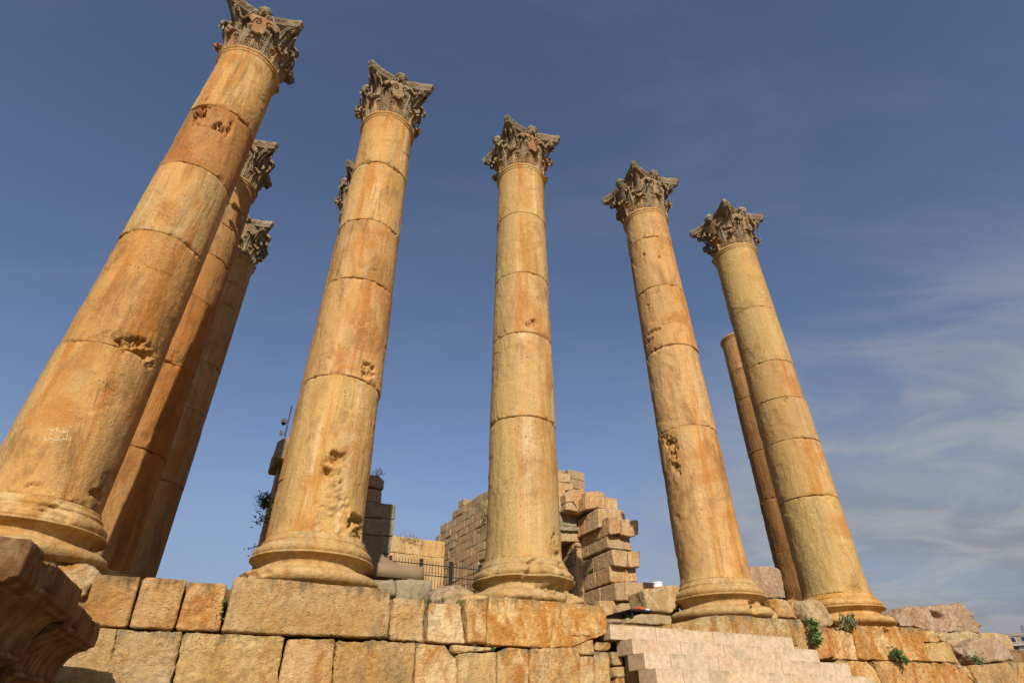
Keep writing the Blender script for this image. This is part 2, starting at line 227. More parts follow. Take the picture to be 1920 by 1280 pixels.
def slab(name, spec, mat, parent=None, vox=.03, seed=0, gap=.006, **k):
    """stone with the given outline on the plane t, reaching 'depth' back from it"""
    poly, t, dep = spec
    cx = sum(p[0] for p in poly)/len(poly); zb = min(p[1] for p in poly)
    poly2 = [(x-cx, z-zb) for x, z in poly]
    if gap:
        mz = sum(p[1] for p in poly2)/len(poly2)
        poly2 = [(x-gap*math.copysign(1, x), z-gap*.6*math.copysign(1, z-mz)) for x, z in poly2]
    V, Fc = prism(poly2, 0.0, dep)
    me = stone_mesh(name, V, Fc, vox, seed=seed, **k)
    o = link(name, me, mat, parent)
    o.location = W(cx, t, zb); o.rotation_euler = (0, 0, RZ)
    return o
# ------------------------------------------------------------------ materials
class NT:
    def __init__(s, name):
        s.m = bpy.data.materials.new(name); s.m.use_nodes = True; s.t = s.m.node_tree; s.t.nodes.clear()
        s.out = s.t.nodes.new('ShaderNodeOutputMaterial'); s.b = s.t.nodes.new('ShaderNodeBsdfPrincipled')
        s.t.links.new(s.b.outputs[0], s.out.inputs[0])
        s.b.inputs['Roughness'].default_value = .9; s.b.inputs['Specular IOR Level'].default_value = .2
    def n(s, t, **k):
        n = s.t.nodes.new(t)
        for a, v in k.items(): setattr(n, a, v)
        return n
    def put(s, sock, v):
        if hasattr(v, 'is_output'): s.t.links.new(v, sock)
        elif hasattr(v, '__len__') and len(v) == 3 and sock.type == 'RGBA': sock.default_value = (*v, 1)
        else: sock.default_value = v
    def math(s, op, a, b=0.0, clamp=False):
        n = s.n('ShaderNodeMath', operation=op, use_clamp=clamp); s.put(n.inputs[0], a); s.put(n.inputs[1], b); return n.outputs[0]
    def vec(s, op, a, b=(0, 0, 0)):
        n = s.n('ShaderNodeVectorMath', operation=op); s.put(n.inputs[0], a); s.put(n.inputs[1], b)
        return n.outputs['Value'] if op in ('DOT_PRODUCT', 'LENGTH') else n.outputs['Vector']
    def noise(s, v, scale, detail=4, rough=.55, dist=0.0):
        n = s.n('ShaderNodeTexNoise'); s.put(n.inputs['Vector'], v); n.inputs['Scale'].default_value = scale
        n.inputs['Detail'].default_value = detail; n.inputs['Roughness'].default_value = rough; n.inputs['Distortion'].default_value = dist
        return n.outputs['Fac']
    def vor(s, v, scale, feature='F1', rnd=1.0):
        n = s.n('ShaderNodeTexVoronoi', feature=feature); s.put(n.inputs['Vector'], v); n.inputs['Scale'].default_value = scale
        n.inputs['Randomness'].default_value = rnd
        return n.outputs['Distance']
    def scale(s, v, sc, loc=(0, 0, 0)):
        n = s.n('ShaderNodeMapping'); s.put(n.inputs['Vector'], v); n.inputs['Scale'].default_value = sc; n.inputs['Location'].default_value = loc
        return n.outputs[0]
    def ss(s, x, lo, hi, to0=0.0, to1=1.0):
        n = s.n('ShaderNodeMapRange', interpolation_type='SMOOTHSTEP'); s.put(n.inputs['Value'], x)
        n.inputs['From Min'].default_value = lo; n.inputs['From Max'].default_value = hi
        n.inputs['To Min'].default_value = to0; n.inputs['To Max'].default_value = to1
        return n.outputs['Result']
    def mix(s, f, a, b, mode='MIX'):
        n = s.n('ShaderNodeMix', data_type='RGBA', blend_type=mode); s.put(n.inputs['Factor'], f); s.put(n.inputs[6], a); s.put(n.inputs[7], b)
        return n.outputs[2]
    def bump(s, h, dist, strength=1.0, prev=None):
        n = s.n('ShaderNodeBump'); n.inputs['Strength'].default_value = strength; n.inputs['Distance'].default_value = dist
        s.put(n.inputs['Height'], h)
        if prev is not None: s.put(n.inputs['Normal'], prev)
        return n.outputs[0]
def stone_mat(name, light, mid, deep, grey=(.20, .17, .11), g_amt=.5, streak=.5, patina=None, pit=.6, bump=.012, cover=None, islands=False, red=None, drip=0.0, patch=.35, tones=(.86, 1.10)):
    m = NT(name); tcn = m.n('ShaderNodeTexCoord'); oi = m.n('ShaderNodeObjectInfo'); ob = tcn.outputs['Object']
    rnd = oi.outputs['Random']
    if islands:
        gi = m.n('ShaderNodeNewGeometry'); rnd = gi.outputs['Random Per Island']
    off = m.n('ShaderNodeCombineXYZ')
    m.put(off.inputs[0], m.math('MULTIPLY', rnd, 61.0)); m.put(off.inputs[1], m.math('MULTIPLY', rnd, 37.0)); m.put(off.inputs[2], m.math('MULTIPLY', rnd, 83.0))
    p = m.vec('ADD', ob, off.outputs[0])
    n1 = m.noise(p, 1.1, 8, .62, .5); n2 = m.noise(m.scale(p, (1, 1, .55), (9, 3, 1)), 3.2, 8, .65, .8); n3 = m.noise(p, 13, 6, .7)
    col = m.mix(m.ss(n1, .36, .66), light, mid)
    r1 = m.ss(rnd, 0.0, 1.0, -.10, .10)
    col = m.mix(m.ss(m.math('ADD', n2, r1), .44, .68), col, deep)
    if red is not None: col = m.mix(m.math('MULTIPLY', m.ss(m.noise(m.scale(p, (1, 1, 1), (4, 8, 2)), .8, 5, .6, .4), .50, .68), .7), col, red)
    # pale scuffed patches
    sc = m.noise(m.scale(p, (1, 1, .8), (2, 7, 5)), 5.5, 9, .72, .4)
    col = m.mix(m.math('MULTIPLY', m.ss(sc, .52, .68), patch), col, light)
    # rain streaks, long in Z
    if streak:
        sv = m.noise(m.scale(p, (5.5, 5.5, .28), (1, 1, 4)), 1.0, 5, .6, .2)
        col = m.mix(m.math('MULTIPLY', m.ss(sv, .50, .70), streak), col, deep)
        sv2 = m.noise(m.scale(p, (7.5, 7.5, .22), (5, 2, 8)), 1.0, 5, .6, .2)
        col = m.mix(m.math('MULTIPLY', m.ss(sv2, .54, .72), streak*.8), col, light)
    # grey-olive weathered skin
    gv = m.noise(m.scale(p, (1.6, 1.6, .7), (3, 3, 3)), 1.3, 8, .65, .5)
    col = m.mix(m.math('MULTIPLY', m.ss(gv, .52, .74), g_amt), col, grey)
    if drip:
        sg = m.n('ShaderNodeSeparateXYZ'); m.put(sg.inputs[0], tcn.outputs['Generated'])
        dv = m.math('ADD', sg.outputs[2], m.math('MULTIPLY', m.math('SUBTRACT', m.noise(m.scale(p, (4, 4, .5), (2, 9, 4)), 1.0, 8, .7, .4), .5), 2.2))
        col = m.mix(m.math('MULTIPLY', m.ss(dv, .80, 1.25), drip), col, grey)
    if patina is not None:
        az, pc, amt = patina
        sp = m.n('ShaderNodeSeparateXYZ'); m.put(sp.inputs[0], ob)
        h = m.n('ShaderNodeCombineXYZ'); m.put(h.inputs[0], sp.outputs[0]); m.put(h.inputs[1], sp.outputs[1])
        dn = m.vec('DOT_PRODUCT', m.vec('NORMALIZE', h.outputs[0]), (math.sin(az), math.cos(az), 0))
        wob = m.math('MULTIPLY', m.math('SUBTRACT', m.noise(m.scale(p, (3, 3, .35), (6, 2, 3)), 1.2, 6, .65), .5), 1.3)
        col = m.mix(m.math('MULTIPLY', m.ss(m.math('ADD', dn, wob), .42, .82), amt), col, pc)
    if cover is not None:
        # lichen-grey crust on the weathered outer faces (upper, outer part of the piece)
        cc, cn = cover
        col = m.mix(m.ss(m.noise(p, cn, 8, .7, .4), .40, .60, .25, .95), col, cc)
    # grain and per-stone tone
    col = m.mix(1.0, col, m.mix(m.ss(n3, .30, .72), (.64, .625, .61), (.91, .91, .91)), 'MULTIPLY')
    col = m.mix(1.0, col, oi.outputs['Color'], 'MULTIPLY')
    tone = m.ss(rnd, 0, 1, *tones); tcx = m.n('ShaderNodeCombineXYZ')
    for i in range(3): m.put(tcx.inputs[i], tone)
    col = m.mix(1.0, col, tcx.outputs[0], 'MULTIPLY')
    # pits
    vd = m.vor(m.vec('ADD', p, m.vec('MULTIPLY', m.n('ShaderNodeTexNoise').outputs['Color'], (.0, .0, .0))), 17.0)
    pm = m.ss(m.noise(m.scale(p, (1, 1, 1), (11, 4, 6)), 2.1, 5, .6), .50, .64)
    pitm = m.math('MULTIPLY', m.ss(vd, .24, .08), pm)
    vd2 = m.vor(m.scale(p, (1, 1, 1), (3, 5, 7)), 46.0); pit2 = m.math('MULTIPLY', m.ss(vd2, .26, .10), m.ss(n2, .46, .62))
    pits = m.math('MAXIMUM', pitm, m.math('MULTIPLY', pit2, .7))
    col = m.mix(m.math('MULTIPLY', pits, pit), col, (.11, .065, .03))
    m.put(m.b.inputs['Base Color'], col)
    hb = m.math('ADD', m.math('MULTIPLY', m.noise(p, 9, 10, .68, .3), 1.0), m.math('MULTIPLY', m.noise(m.scale(p, (1, 1, 1.6), (2, 2, 2)), 34, 6, .7), .45))
    hb = m.math('SUBTRACT', hb, m.math('MULTIPLY', pits, .55*pit))
    m.put(m.b.inputs['Normal'], m.bump(hb, bump*3, .9))
    return m.m
def plain(name, col, rough=.7, metal=0.0, var=.2, nscale=8.0, bump=0.0):
    m = NT(name); tcn = m.n('ShaderNodeTexCoord'); n1 = m.noise(tcn.outputs['Object'], nscale, 6, .65)
    dark = tuple(c*(1-var) for c in col); lite = tuple(min(1, c*(1+var)) for c in col)
    m.put(m.b.inputs['Base Color'], m.mix(m.ss(n1, .3, .7), dark, lite)); m.b.inputs['Roughness'].default_value = rough; m.b.inputs['Metallic'].default_value = metal
    if bump: m.put(m.b.inputs['Normal'], m.bump(n1, bump, .8))
    return m.m
def column_mat(name, olive, gold, orange, pale, patina=None, dirt=.3, bump=.006):
    m = NT(name); tcn = m.n('ShaderNodeTexCoord'); oi = m.n('ShaderNodeObjectInfo'); ob = tcn.outputs['Object']; rnd = oi.outputs['Random']
    off = m.n('ShaderNodeCombineXYZ')
    for i, k in enumerate((61.0, 37.0, 83.0)): m.put(off.inputs[i], m.math('MULTIPLY', rnd, k))
    p = m.vec('ADD', ob, off.outputs[0])
    zone = m.noise(m.scale(p, (2.0, 2.0, .30)), 1.0, 6, .55, .35)
    col = m.mix(m.ss(zone, .34, .50), olive, gold)
    z2 = m.noise(m.scale(p, (3.4, 3.4, .22), (5, 9, 2)), 1.0, 5, .55, .25)
    col = m.mix(m.math('MULTIPLY', m.ss(z2, .52, .66), .85), col, orange)
    z3 = m.noise(m.scale(p, (4.6, 4.6, .20), (1, 4, 7)), 1.0, 5, .6, .2)
    col = m.mix(m.math('MULTIPLY', m.ss(z3, .56, .70), .75), col, pale)
    blot = m.noise(m.scale(p, (1, 1, .9), (8, 1, 5)), .9, 9, .62, .6)
    col = m.mix(m.math('MULTIPLY', m.ss(blot, .50, .62), .65), col, orange)
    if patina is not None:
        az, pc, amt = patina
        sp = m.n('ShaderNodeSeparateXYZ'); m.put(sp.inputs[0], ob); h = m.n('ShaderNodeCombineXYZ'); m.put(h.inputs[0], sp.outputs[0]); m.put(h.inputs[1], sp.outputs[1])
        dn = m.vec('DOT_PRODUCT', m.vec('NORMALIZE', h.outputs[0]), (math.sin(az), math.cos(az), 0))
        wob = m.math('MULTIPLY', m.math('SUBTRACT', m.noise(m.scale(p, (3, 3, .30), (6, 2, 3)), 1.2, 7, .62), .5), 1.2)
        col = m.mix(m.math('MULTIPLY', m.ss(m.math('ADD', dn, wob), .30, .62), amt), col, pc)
    # scoured zones where the skin has gone: pale flecks and a granular surface
    gran = m.ss(m.noise(m.scale(p, (1.7, 1.7, .45), (3, 8, 6)), 1.0, 7, .65, .4), .47, .60)
    fl = m.noise(p, 24, 5, .75); flk = m.math('MULTIPLY', m.ss(fl, .50, .66), gran)
    col = m.mix(m.math('MULTIPLY', flk, .80), col, pale)
    dk = m.math('MULTIPLY', m.ss(m.noise(m.scale(p, (1, 1, .8), (2, 2, 9)), 30, 4, .7), .60, .72), gran)
    col = m.mix(m.math('MULTIPLY', dk, .40), col, (.25, .13, .05))
    # brown dirt
    dn_ = m.noise(m.scale(p, (1.5, 1.5, .6), (7, 7, 7)), 1.4, 9, .68, .6)
    col = m.mix(m.math('MULTIPLY', m.ss(dn_, .49, .68), dirt), col, (.27, .15, .06))
    dn2 = m.noise(m.scale(p, (5.0, 5.0, .5), (3, 1, 7)), 1.0, 6, .65, .4)
    col = m.mix(m.math('MULTIPLY', m.ss(dn2, .56, .70), dirt), col, (.26, .17, .075))
    # hairline cracks
    cr = m.vor(m.vec('ADD', m.scale(p, (1, 1, .7)), m.vec('MULTIPLY', m.vec('SUBTRACT', _ncol(m, p, 2.2), (.5, .5, .5)), (.9, .9, .9))), .95, 'DISTANCE_TO_EDGE')
    cm_ = m.math('MULTIPLY', m.ss(cr, .006, .002), m.ss(m.noise(m.scale(p, (1, 1, 1), (4, 2, 8)), .9, 3, .5), .58, .66))
    col = m.mix(m.math('MULTIPLY', cm_, .65), col, (.17, .09, .035))
    col = m.mix(1.0, col, m.mix(m.ss(m.noise(p, 55, 3, .6), .3, .7), (.66, .655, .65), (.90, .90, .90)), 'MULTIPLY')
    col = m.mix(1.0, col, oi.outputs['Color'], 'MULTIPLY')
    vd = m.vor(p, 15.0); pits = m.math('MULTIPLY', m.ss(vd, .20, .07), m.ss(m.noise(m.scale(p, (1, 1, 1), (11, 4, 6)), 1.7, 5, .6), .54, .64))
    col = m.mix(m.math('MULTIPLY', pits, .75), col, (.10, .055, .025))
    m.put(m.b.inputs['Base Color'], col)
    hb = m.math('ADD', m.math('MULTIPLY', m.noise(p, 7, 8, .62, .3), .8), m.math('MULTIPLY', m.math('MULTIPLY', fl, gran), .9))
    hb = m.math('SUBTRACT', m.math('SUBTRACT', hb, m.math('MULTIPLY', pits, .9)), m.math('MULTIPLY', cm_, .6))
    m.put(m.b.inputs['Normal'], m.bump(hb, bump*3, .9))
    return m.m
def _ncol(m, v, sc):
    n = m.n('ShaderNodeTexNoise'); m.put(n.inputs['Vector'], v); n.inputs['Scale'].default_value = sc; n.inputs['Detail'].default_value = 5
    return n.outputs['Color']
CREAM = (.58, .40, .195); OCHRE = (.53, .29, .095); RUST = (.43, .185, .045); OLIVE = (.37, .265, .10); PINK = (.55, .37, .25)
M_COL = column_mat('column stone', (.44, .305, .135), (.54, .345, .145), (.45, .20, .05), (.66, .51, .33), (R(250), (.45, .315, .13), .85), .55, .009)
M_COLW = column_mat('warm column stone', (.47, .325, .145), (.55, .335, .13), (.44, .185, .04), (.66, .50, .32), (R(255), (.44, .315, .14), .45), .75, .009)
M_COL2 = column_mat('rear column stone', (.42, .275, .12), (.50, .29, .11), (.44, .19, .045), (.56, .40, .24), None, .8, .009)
M_BASE = stone_mat('base stone', (.61, .43, .20), (.57, .355, .13), (.49, .25, .065), (.30, .24, .13), .5, .3, None, .5, .010, patch=.3)
M_CAP = stone_mat('capital stone', (.44, .32, .19), (.35, .23, .115), (.31, .155, .06), (.20, .165, .11), .8, .1, None, .4, .008)
M_CAPG = stone_mat('lichened capital stone', (.38, .31, .20), (.25, .19, .115), (.21, .14, .075), (.14, .125, .09), .9, .1, None, .5, .012)
M_WALL = stone_mat('podium stone', (.78, .575, .31), (.67, .405, .14), (.53, .24, .055), (.25, .21, .125), .55, .2, None, .6, .030, drip=1.0, patch=.7)
M_PALE = stone_mat('pale loose stone', (.58, .46, .27), (.54, .39, .195), (.46, .30, .14), (.29, .26, .17), .6, .2, None, .6, .018)
M_PINK = stone_mat('pinkish limestone', (.47, .355, .25), (.43, .295, .20), (.38, .235, .145), (.26, .23, .17), .9, .15, None, .8, .018)
M_GREY = stone_mat('grey weathered stone', (.40, .34, .22), (.31, .26, .16), (.27, .22, .13), (.16, .14, .10), .8, .6, None, .5, .012)
M_RUIN = stone_mat('ruin ashlar', (.57, .415, .24), (.52, .34, .17), (.46, .26, .11), (.26, .22, .15), .6, .2, None, .5, .016, drip=.7)
M_MASON = stone_mat('small ashlar masonry', (.47, .345, .205), (.41, .275, .145), (.38, .225, .105), (.24, .20, .14), .7, .2, None, .5, .012, islands=True)
M_YELL = stone_mat('yellow ashlar masonry', (.58, .42, .21), (.54, .35, .14), (.48, .28, .10), (.36, .29, .17), .5, .2, None, .4, .012, islands=True)
M_STEP = stone_mat('new step stone', (.64, .495, .36), (.62, .47, .32), (.57, .41, .26), (.36, .30, .19), .75, .35, None, .45, .006, islands=True, tones=(.95, 1.05), drip=.8)
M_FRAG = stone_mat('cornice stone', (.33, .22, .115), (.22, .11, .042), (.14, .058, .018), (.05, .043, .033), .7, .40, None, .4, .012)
M_RUBBLE = stone_mat('rubble core', (.40, .29, .16), (.33, .20, .09), (.26, .14, .05), (.2, .17, .11), .6, 0, None, .8, .03)
M_SCRATCH = plain('scratched pale stone', (.60, .49, .31), .95, 0, .1)
M_DSCRATCH = plain('dark scratched line', (.36, .23, .10), .95, 0, .1)
M_IRON = plain('black iron', (.018, .018, .02), .5, .3, .2)
M_RUSTI = plain('brown iron bars', (.06, .03, .022), .6, .2, .3)
M_CLOTH = plain('brown canopy cloth', (.22, .155, .09), .85, 0, .08, 3)
M_WHITE = plain('white plastic', (.72, .72, .72), .4, 0, .03)
M_BLACK = plain('black plastic', (.012, .012, .013), .4, 0, .2)
M_STEEL = plain('galvanised steel', (.45, .45, .44), .4, .6, .15)
# ------------------------------------------------------------------ ground: one sheet out to the horizon, rising to the town's hill
def ground_h(r):
    a = np.clip((r-70)/240, 0, 1); b = np.clip((r-310)/500, 0, 1)
    return 22*a*a*(3-2*a)+34*b
def build_ground():
    rs = np.concatenate([[0], np.geomspace(2, 5000, 70)]); na = 144
    V = [(0, 0, 0)]
    for r in rs[1:]:
        for k in range(na):
            t = 2*math.pi*k/na; V.append((r*math.cos(t), r*math.sin(t), 0))
    V = np.array(V); rr_ = np.hypot(V[:, 0], V[:, 1])
    V[:, 2] = ground_h(rr_)+np.clip((rr_-90)/200, 0, 1)*fbm(V*np.array([.008, .008, 0])+5, 3, 2)*1.2+np.clip((rr_-20)/50, 0, 1)*fbm(V*np.array([.1, .1, 0]), 2, 4)*.1
    Fc = [(0, 1+k, 1+(k+1) % na) for k in range(na)]
    for i in range(len(rs)-2):
        a = 1+i*na; b = a+na
        for k in range(na): Fc.append((a+k, b+k, b+(k+1) % na, a+(k+1) % na))
    m = NT('dry earth'); t = m.n('ShaderNodeTexCoord').outputs['Object']
    c = m.mix(m.ss(m.noise(t, .35, 8, .65), .38, .62), (.34, .25, .15), (.22, .17, .10))
    c = m.mix(m.math('MULTIPLY', m.ss(m.noise(t, .05, 6, .6), .5, .65), .6), c, (.13, .14, .06))
    c = m.mix(m.ss(m.vor(t, 9), .25, .1), c, (.42, .34, .23))
    m.put(m.b.inputs['Base Color'], c); m.put(m.b.inputs['Normal'], m.bump(m.noise(t, 6, 8, .7), .05, .8))
    structure(link('ground', mesh('ground', V, Fc, True, m.m)))
build_ground()
# temple platform behind the podium wall, and the higher cella floor
mb = MB()
def local(name, mbld, mat, s, t, z, parent=None, smooth=False):
    o = mbld.build(name, mat, parent, smooth); o.location = W(s, t, z); o.rotation_euler = (0, 0, RZ); return o
b = MB(); b.box(-6, 25, 0, 52, 0, 3.40); structure(local('temple_platform', b, M_RUBBLE, 0, .46, 0))
b = MB(); b.box(3.9, 23, 0, 30, 0, 3.35); structure(local('cella_floor', b, M_RUBBLE, 0, -15.2, 3.40))
# ------------------------------------------------------------------ podium wall of big ashlars
wall = thing('podium_wall', 'podium wall of large ochre ashlar blocks carrying the row of columns', 'wall', W(6, 1.15, 0))
bpy.context.view_layer.update()
def under(o, parent):
    o.parent = parent; o.matrix_parent_inverse = parent.matrix_basis.inverted(); return o
TONE = {'u1': (1.0, .84, .68), 'u2': (1.03, .89, .74), 'u3': (1.0, .90, .80), 'u4': (.98, .92, .84), 'u5': (1.05, 1.0, .95), 'u6': (1.12, 1.15, 1.2), 'u7': (1, .95, .85), 'u8': (1.1, 1.08, .95),
        'l1': (1.0, 1.0, 1.02), 'l2': (1.05, 1.0, .85), 'l3': (1.0, .93, .9), 'l4': (1.04, 1.0, .92), 'l5': (1.12, 1.1, 1.05), 'l7': (1.08, 1.08, 1.05), 'l9': (1.0, .97, .95),
        'd1': (.82, .88, .92), 'd2': (.98, .82, .7), 'd3': (1.05, 1.05, 1.05), 'd4': (1.0, .95, .88), 'd6': (1.08, 1.02, .85), 'r2': (1.1, 1.08, 1.0), 'r3': (1.0, .88, .75), 'r5': (.9, .86, .84)}
for i, (k, (poly, t)) in enumerate(WALL.items()):
    smallb = k[0] == 'm' or k in ('u9', 'u10', 'l6', 'r1', 'd5')
    boss = k in ('l1', 'l2', 'l4', 'l9', 'd4', 'r3', 'u5', 'd3')
    o = slab('ashlar_block', (poly, t, .75 if not smallb else .55), M_WALL, None, .020, seed=i+1, smooth_it=1 if not smallb else 3,
             amp=.010 if not boss else .018, freq=2.6 if not boss else 4.5, fine=.005 if not boss else .010, chip=.035, gap=.003)
    o.color = (*TONE.get(k, (1, 1, 1)), 1); under(o, wall)
    if k == 'd4':                                         # square socket cut in the plinth block
        P = get_co(o.data); mk = (np.abs(P[:, 0]+.05) < .09) & (np.abs(P[:, 2]-.56) < .075-.4*(P[:, 0]+.05)) & (P[:, 1] < .06); P[mk, 1] += .10; set_co(o.data, P)
rng = random.Random(5)
for (z0, z1) in ((1.12, 2.12), (.0, 1.10)):            # courses below the picture, down to the ground
    s = -3.0
    while s < 24:
        w_ = rng.uniform(1.1, 2.3)
        o = slab('ashlar_block', ([(s, z0), (s+w_-.02, z0), (s+w_-.02, z1), (s, z1)], 1.18, .7), M_WALL, None, .07, seed=int(s*10)+77, smooth_it=1, amp=.02, chip=.03); under(o, wall); s += w_
for (z0, z1) in ((2.14, 2.72), (2.75, 3.42)):           # to the left of and beyond the picture
    for (sa, sb) in ((-3.2, .55), (19.6 if z0 < 2.5 else 24, 24)):
        s = sa
        while s < sb-.4:
            w_ = min(rng.uniform(.9, 2.0), sb-s)
            o = slab('ashlar_block', ([(s, z0), (s+w_-.02, z0), (s+w_-.02, z1), (s, z1)], 1.14, .7), M_WALL, None, .06, seed=int(s*10)+177, smooth_it=1, amp=.02, chip=.03); under(o, wall); s += w_
b = MB(); b.box(-3.2, 24, 0, .12, .0, 3.30); o = local('wall_core', b, M_RUBBLE, 0, .62, 0); under(o, wall)
# ------------------------------------------------------------------ new stone steps
stairs = thing('staircase', 'pale pink staircase of new sawn stone slabs climbing the podium', 'staircase', W(11, 2, 0)); bpy.context.view_layer.update()
SL = [8.77, 8.98, 8.97, 8.93]; SR = [13.05, 13.31, 13.68, 13.86]
rng = random.Random(3)
for k in range(13):
    zt = 3.18-.238*k; t0 = 1.20+.30*k; sl = SL[k] if k < 4 else 8.95; sr = SR[k] if k < 4 else 14.0
    b = MB(); s = sl
    while s < sr-.05:
        w_ = rng.uniform(.40, .52) if s > sl else .52
        if sr-(s+w_) < .25: w_ = sr-s
        b.box(s, s+w_-.0025, -t0+rng.uniform(-.007, .007), -t0+.46, zt-.228, zt+rng.uniform(-.003, .003), None, .007); s += w_
    o = b.build('step', M_STEP); o.location = W(0, 0, 0); o.rotation_euler = (0, 0, RZ); under(o, stairs)
b = MB()
for k in range(1, 13): b.box(9.08, 13.6, -(1.20+.30*k)+.05, -(1.20+.30*(k-1))+.10, 0, 3.18-.238*k-.24)
o = b.build('core', M_RUBBLE); o.location = W(0, 0, 0); o.rotation_euler = (0, 0, RZ); under(o, stairs)
# ------------------------------------------------------------------ columns
CH = 13.729-1.95+1.949                 # collar height above the eye
ZC = 13.729+EYE                        # collar height
ZB0 = FLOOR+.08                        # underside of the bases; the podium top rises a little to the right
ZBK = {'D': 3.55, 'E': 3.63}
DR0 = 2.665+EYE                        # underside of the first drum
def shaft_r(z):
    h = np.clip((z-DR0)/(ZC-DR0), 0, 1)
    r = .752-.087*h**1.35
    r = r+.045*np.exp(-(z-DR0)/.07)
    r = r+.018*np.exp(-np.abs(np.minimum(z-(ZC-.10), 0))/.05)*(z < ZC+.2)
    ring = np.clip(1-((z-ZC)/.055)**2, 0, 1); r = r+.050*np.sqrt(ring)
    r = r+.016*((z > ZC-.11) & (z < ZC-.05))
    return r
def lathe_mesh(name, zs, rs, nth, lean, zb, disp, mat, cap=True):
    nz = len(zs); th = np.linspace(0, 2*math.pi, nth, endpoint=False)
    Z, T = np.meshgrid(zs, th, indexing='ij'); Rr = np.repeat(np.asarray(rs)[:, None], nth, 1)
    P = np.stack([Rr*np.cos(T), Rr*np.sin(T), Z], -1).reshape(-1, 3)
    rad = Rr.ravel()+disp(P, T.ravel(), Z.ravel())
    h = (Z.ravel()-zb)/11.78
    V = np.stack([rad*np.cos(T.ravel())+lean[0]*h, rad*np.sin(T.ravel())+lean[1]*h, Z.ravel()-zb], -1)
    i = np.arange(nz-1)[:, None]*nth; k = np.arange(nth)[None, :]; k2 = (k+1) % nth
    Fc = np.stack([i+k, i+k2, i+nth+k2, i+nth+k], -1).reshape(-1, 4).tolist()
    V = V.tolist()
    if cap:
        for z_i, rev in ((0, True), (nz-1, False)):
            V.append([lean[0]*(zs[z_i]-zb)/11.78, lean[1]*(zs[z_i]-zb)/11.78, zs[z_i]-zb]); c = len(V)-1; a = z_i*nth
            for q in range(nth):
                f = (a+q, a+(q+1) % nth, c); Fc.append(f[::-1] if rev else f)
    return mesh(name, V, Fc, True, mat)
def drum(z0, z1, lean, zb, seed, cav, mat, parent, nth, top=False, rs_=1.0, rim=1.0, colr=(1, 1, 1)):
    H = z1-z0
    near = [0, .006, .014, .025, .04, .06, .085, .12]
    step = .026 if nth > 110 else .08
    mid = list(np.linspace(.12, H-.12, max(3, int((H-.24)/step))))[1:-1]
    zs = [z0+a for a in near]+[z0+a for a in mid]+[z1-a for a in near[::-1]]
    if top:
        zs = [z0+a for a in near]+[z0+a for a in np.linspace(.12, H-.42, max(3, int(H/step)))][1:]+list(np.linspace(ZC-.17, ZC+.06, 24))+[ZC+.08]
    zs = np.array(sorted(set(round(float(z), 4) for z in zs)))
    rs = shaft_r(zs)*rs_
    rg = random.Random(seed); ox, oy = rg.uniform(-.010, .010), rg.uniform(-.010, .010)
    def disp(P, T, Z):
        q = P+seed*5.37
        d = .003*fbm(q*np.array([1.3, 1.3, .8]), 3, seed)+.0022*fbm(q*11, 2, seed+1)
        d = d+ox*np.cos(T)+oy*np.sin(T)
        rough = np.clip(fbm(q*1.1, 3, seed+5)-.30, 0, 1)                # spalled areas
        d = d-.012*np.clip(rough*9, 0, 1)*(1+.5*fbm(q*7, 2, seed+6))
        for e, sd_ in ((Z-z0, 1), (z1-Z, 2)):
            if sd_ == 2 and top: continue
            ring_p = np.stack([np.cos(T)*3.1, np.sin(T)*3.1, np.full_like(T, sd_*4.7+seed)], -1)
            nz_ = fbm(ring_p, 4, seed+20+sd_, .6)
            wch = .012+.13*rim*np.clip(nz_+.02, 0, 1)**1.3
            x = np.clip(1-e/wch, 0, 1)
            d = d-x**1.5*np.minimum(wch*.6, .055)
            d = d-.012*(e < .007)
        for (ang, zz, a, hh, dep) in cav:
            dt = (T-ang+math.pi) % (2*math.pi)-math.pi
            qq = np.sqrt((dt*.74/(a*1.35))**2+((Z-zz)/(hh*1.35))**2)
            mk = 1-qq+.50*fbm(q*np.array([4.2, 4.2, 3.4]), 5, seed+31, .66)*(a > .04)-.04
            x = np.clip(mk/.22, 0, 1); x = x*x*(3-2*x)
            d = d-x*dep*(.6+.6*fbm(q*np.array([5, 5, 9]), 4, seed+40, .65))-x*.018*fbm(q*19, 3, seed+41, .7)
        return d
    me = lathe_mesh('drum', zs, rs, nth, lean, zb, disp, mat)
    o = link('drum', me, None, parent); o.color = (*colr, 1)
    return o
BASE_PROF = [(0, .93), (.004, .985), (.02, 1.045), (.05, 1.082), (.09, 1.105), (.135, 1.108), (.18, 1.085), (.21, 1.045), (.225, .99), (.228, .955), (.245, .945), (.248, .91), (.265, .868), (.295, .842), (.33, .835), (.375, .848), (.41, .878), (.435, .92), (.452, .968), (.456, .985), (.482, .988), (.487, .93),
             (.497, .918), (.51, .93), (.54, .947), (.575, .952), (.61, .942), (.64, .915), (.655, .885), (.66, .866), (.69, .864), (.694, .840), (.71, .852), (.735, .852), (.755, .838), (.77, .82), (.775, .808), (.81, .80), (.835, .797)]
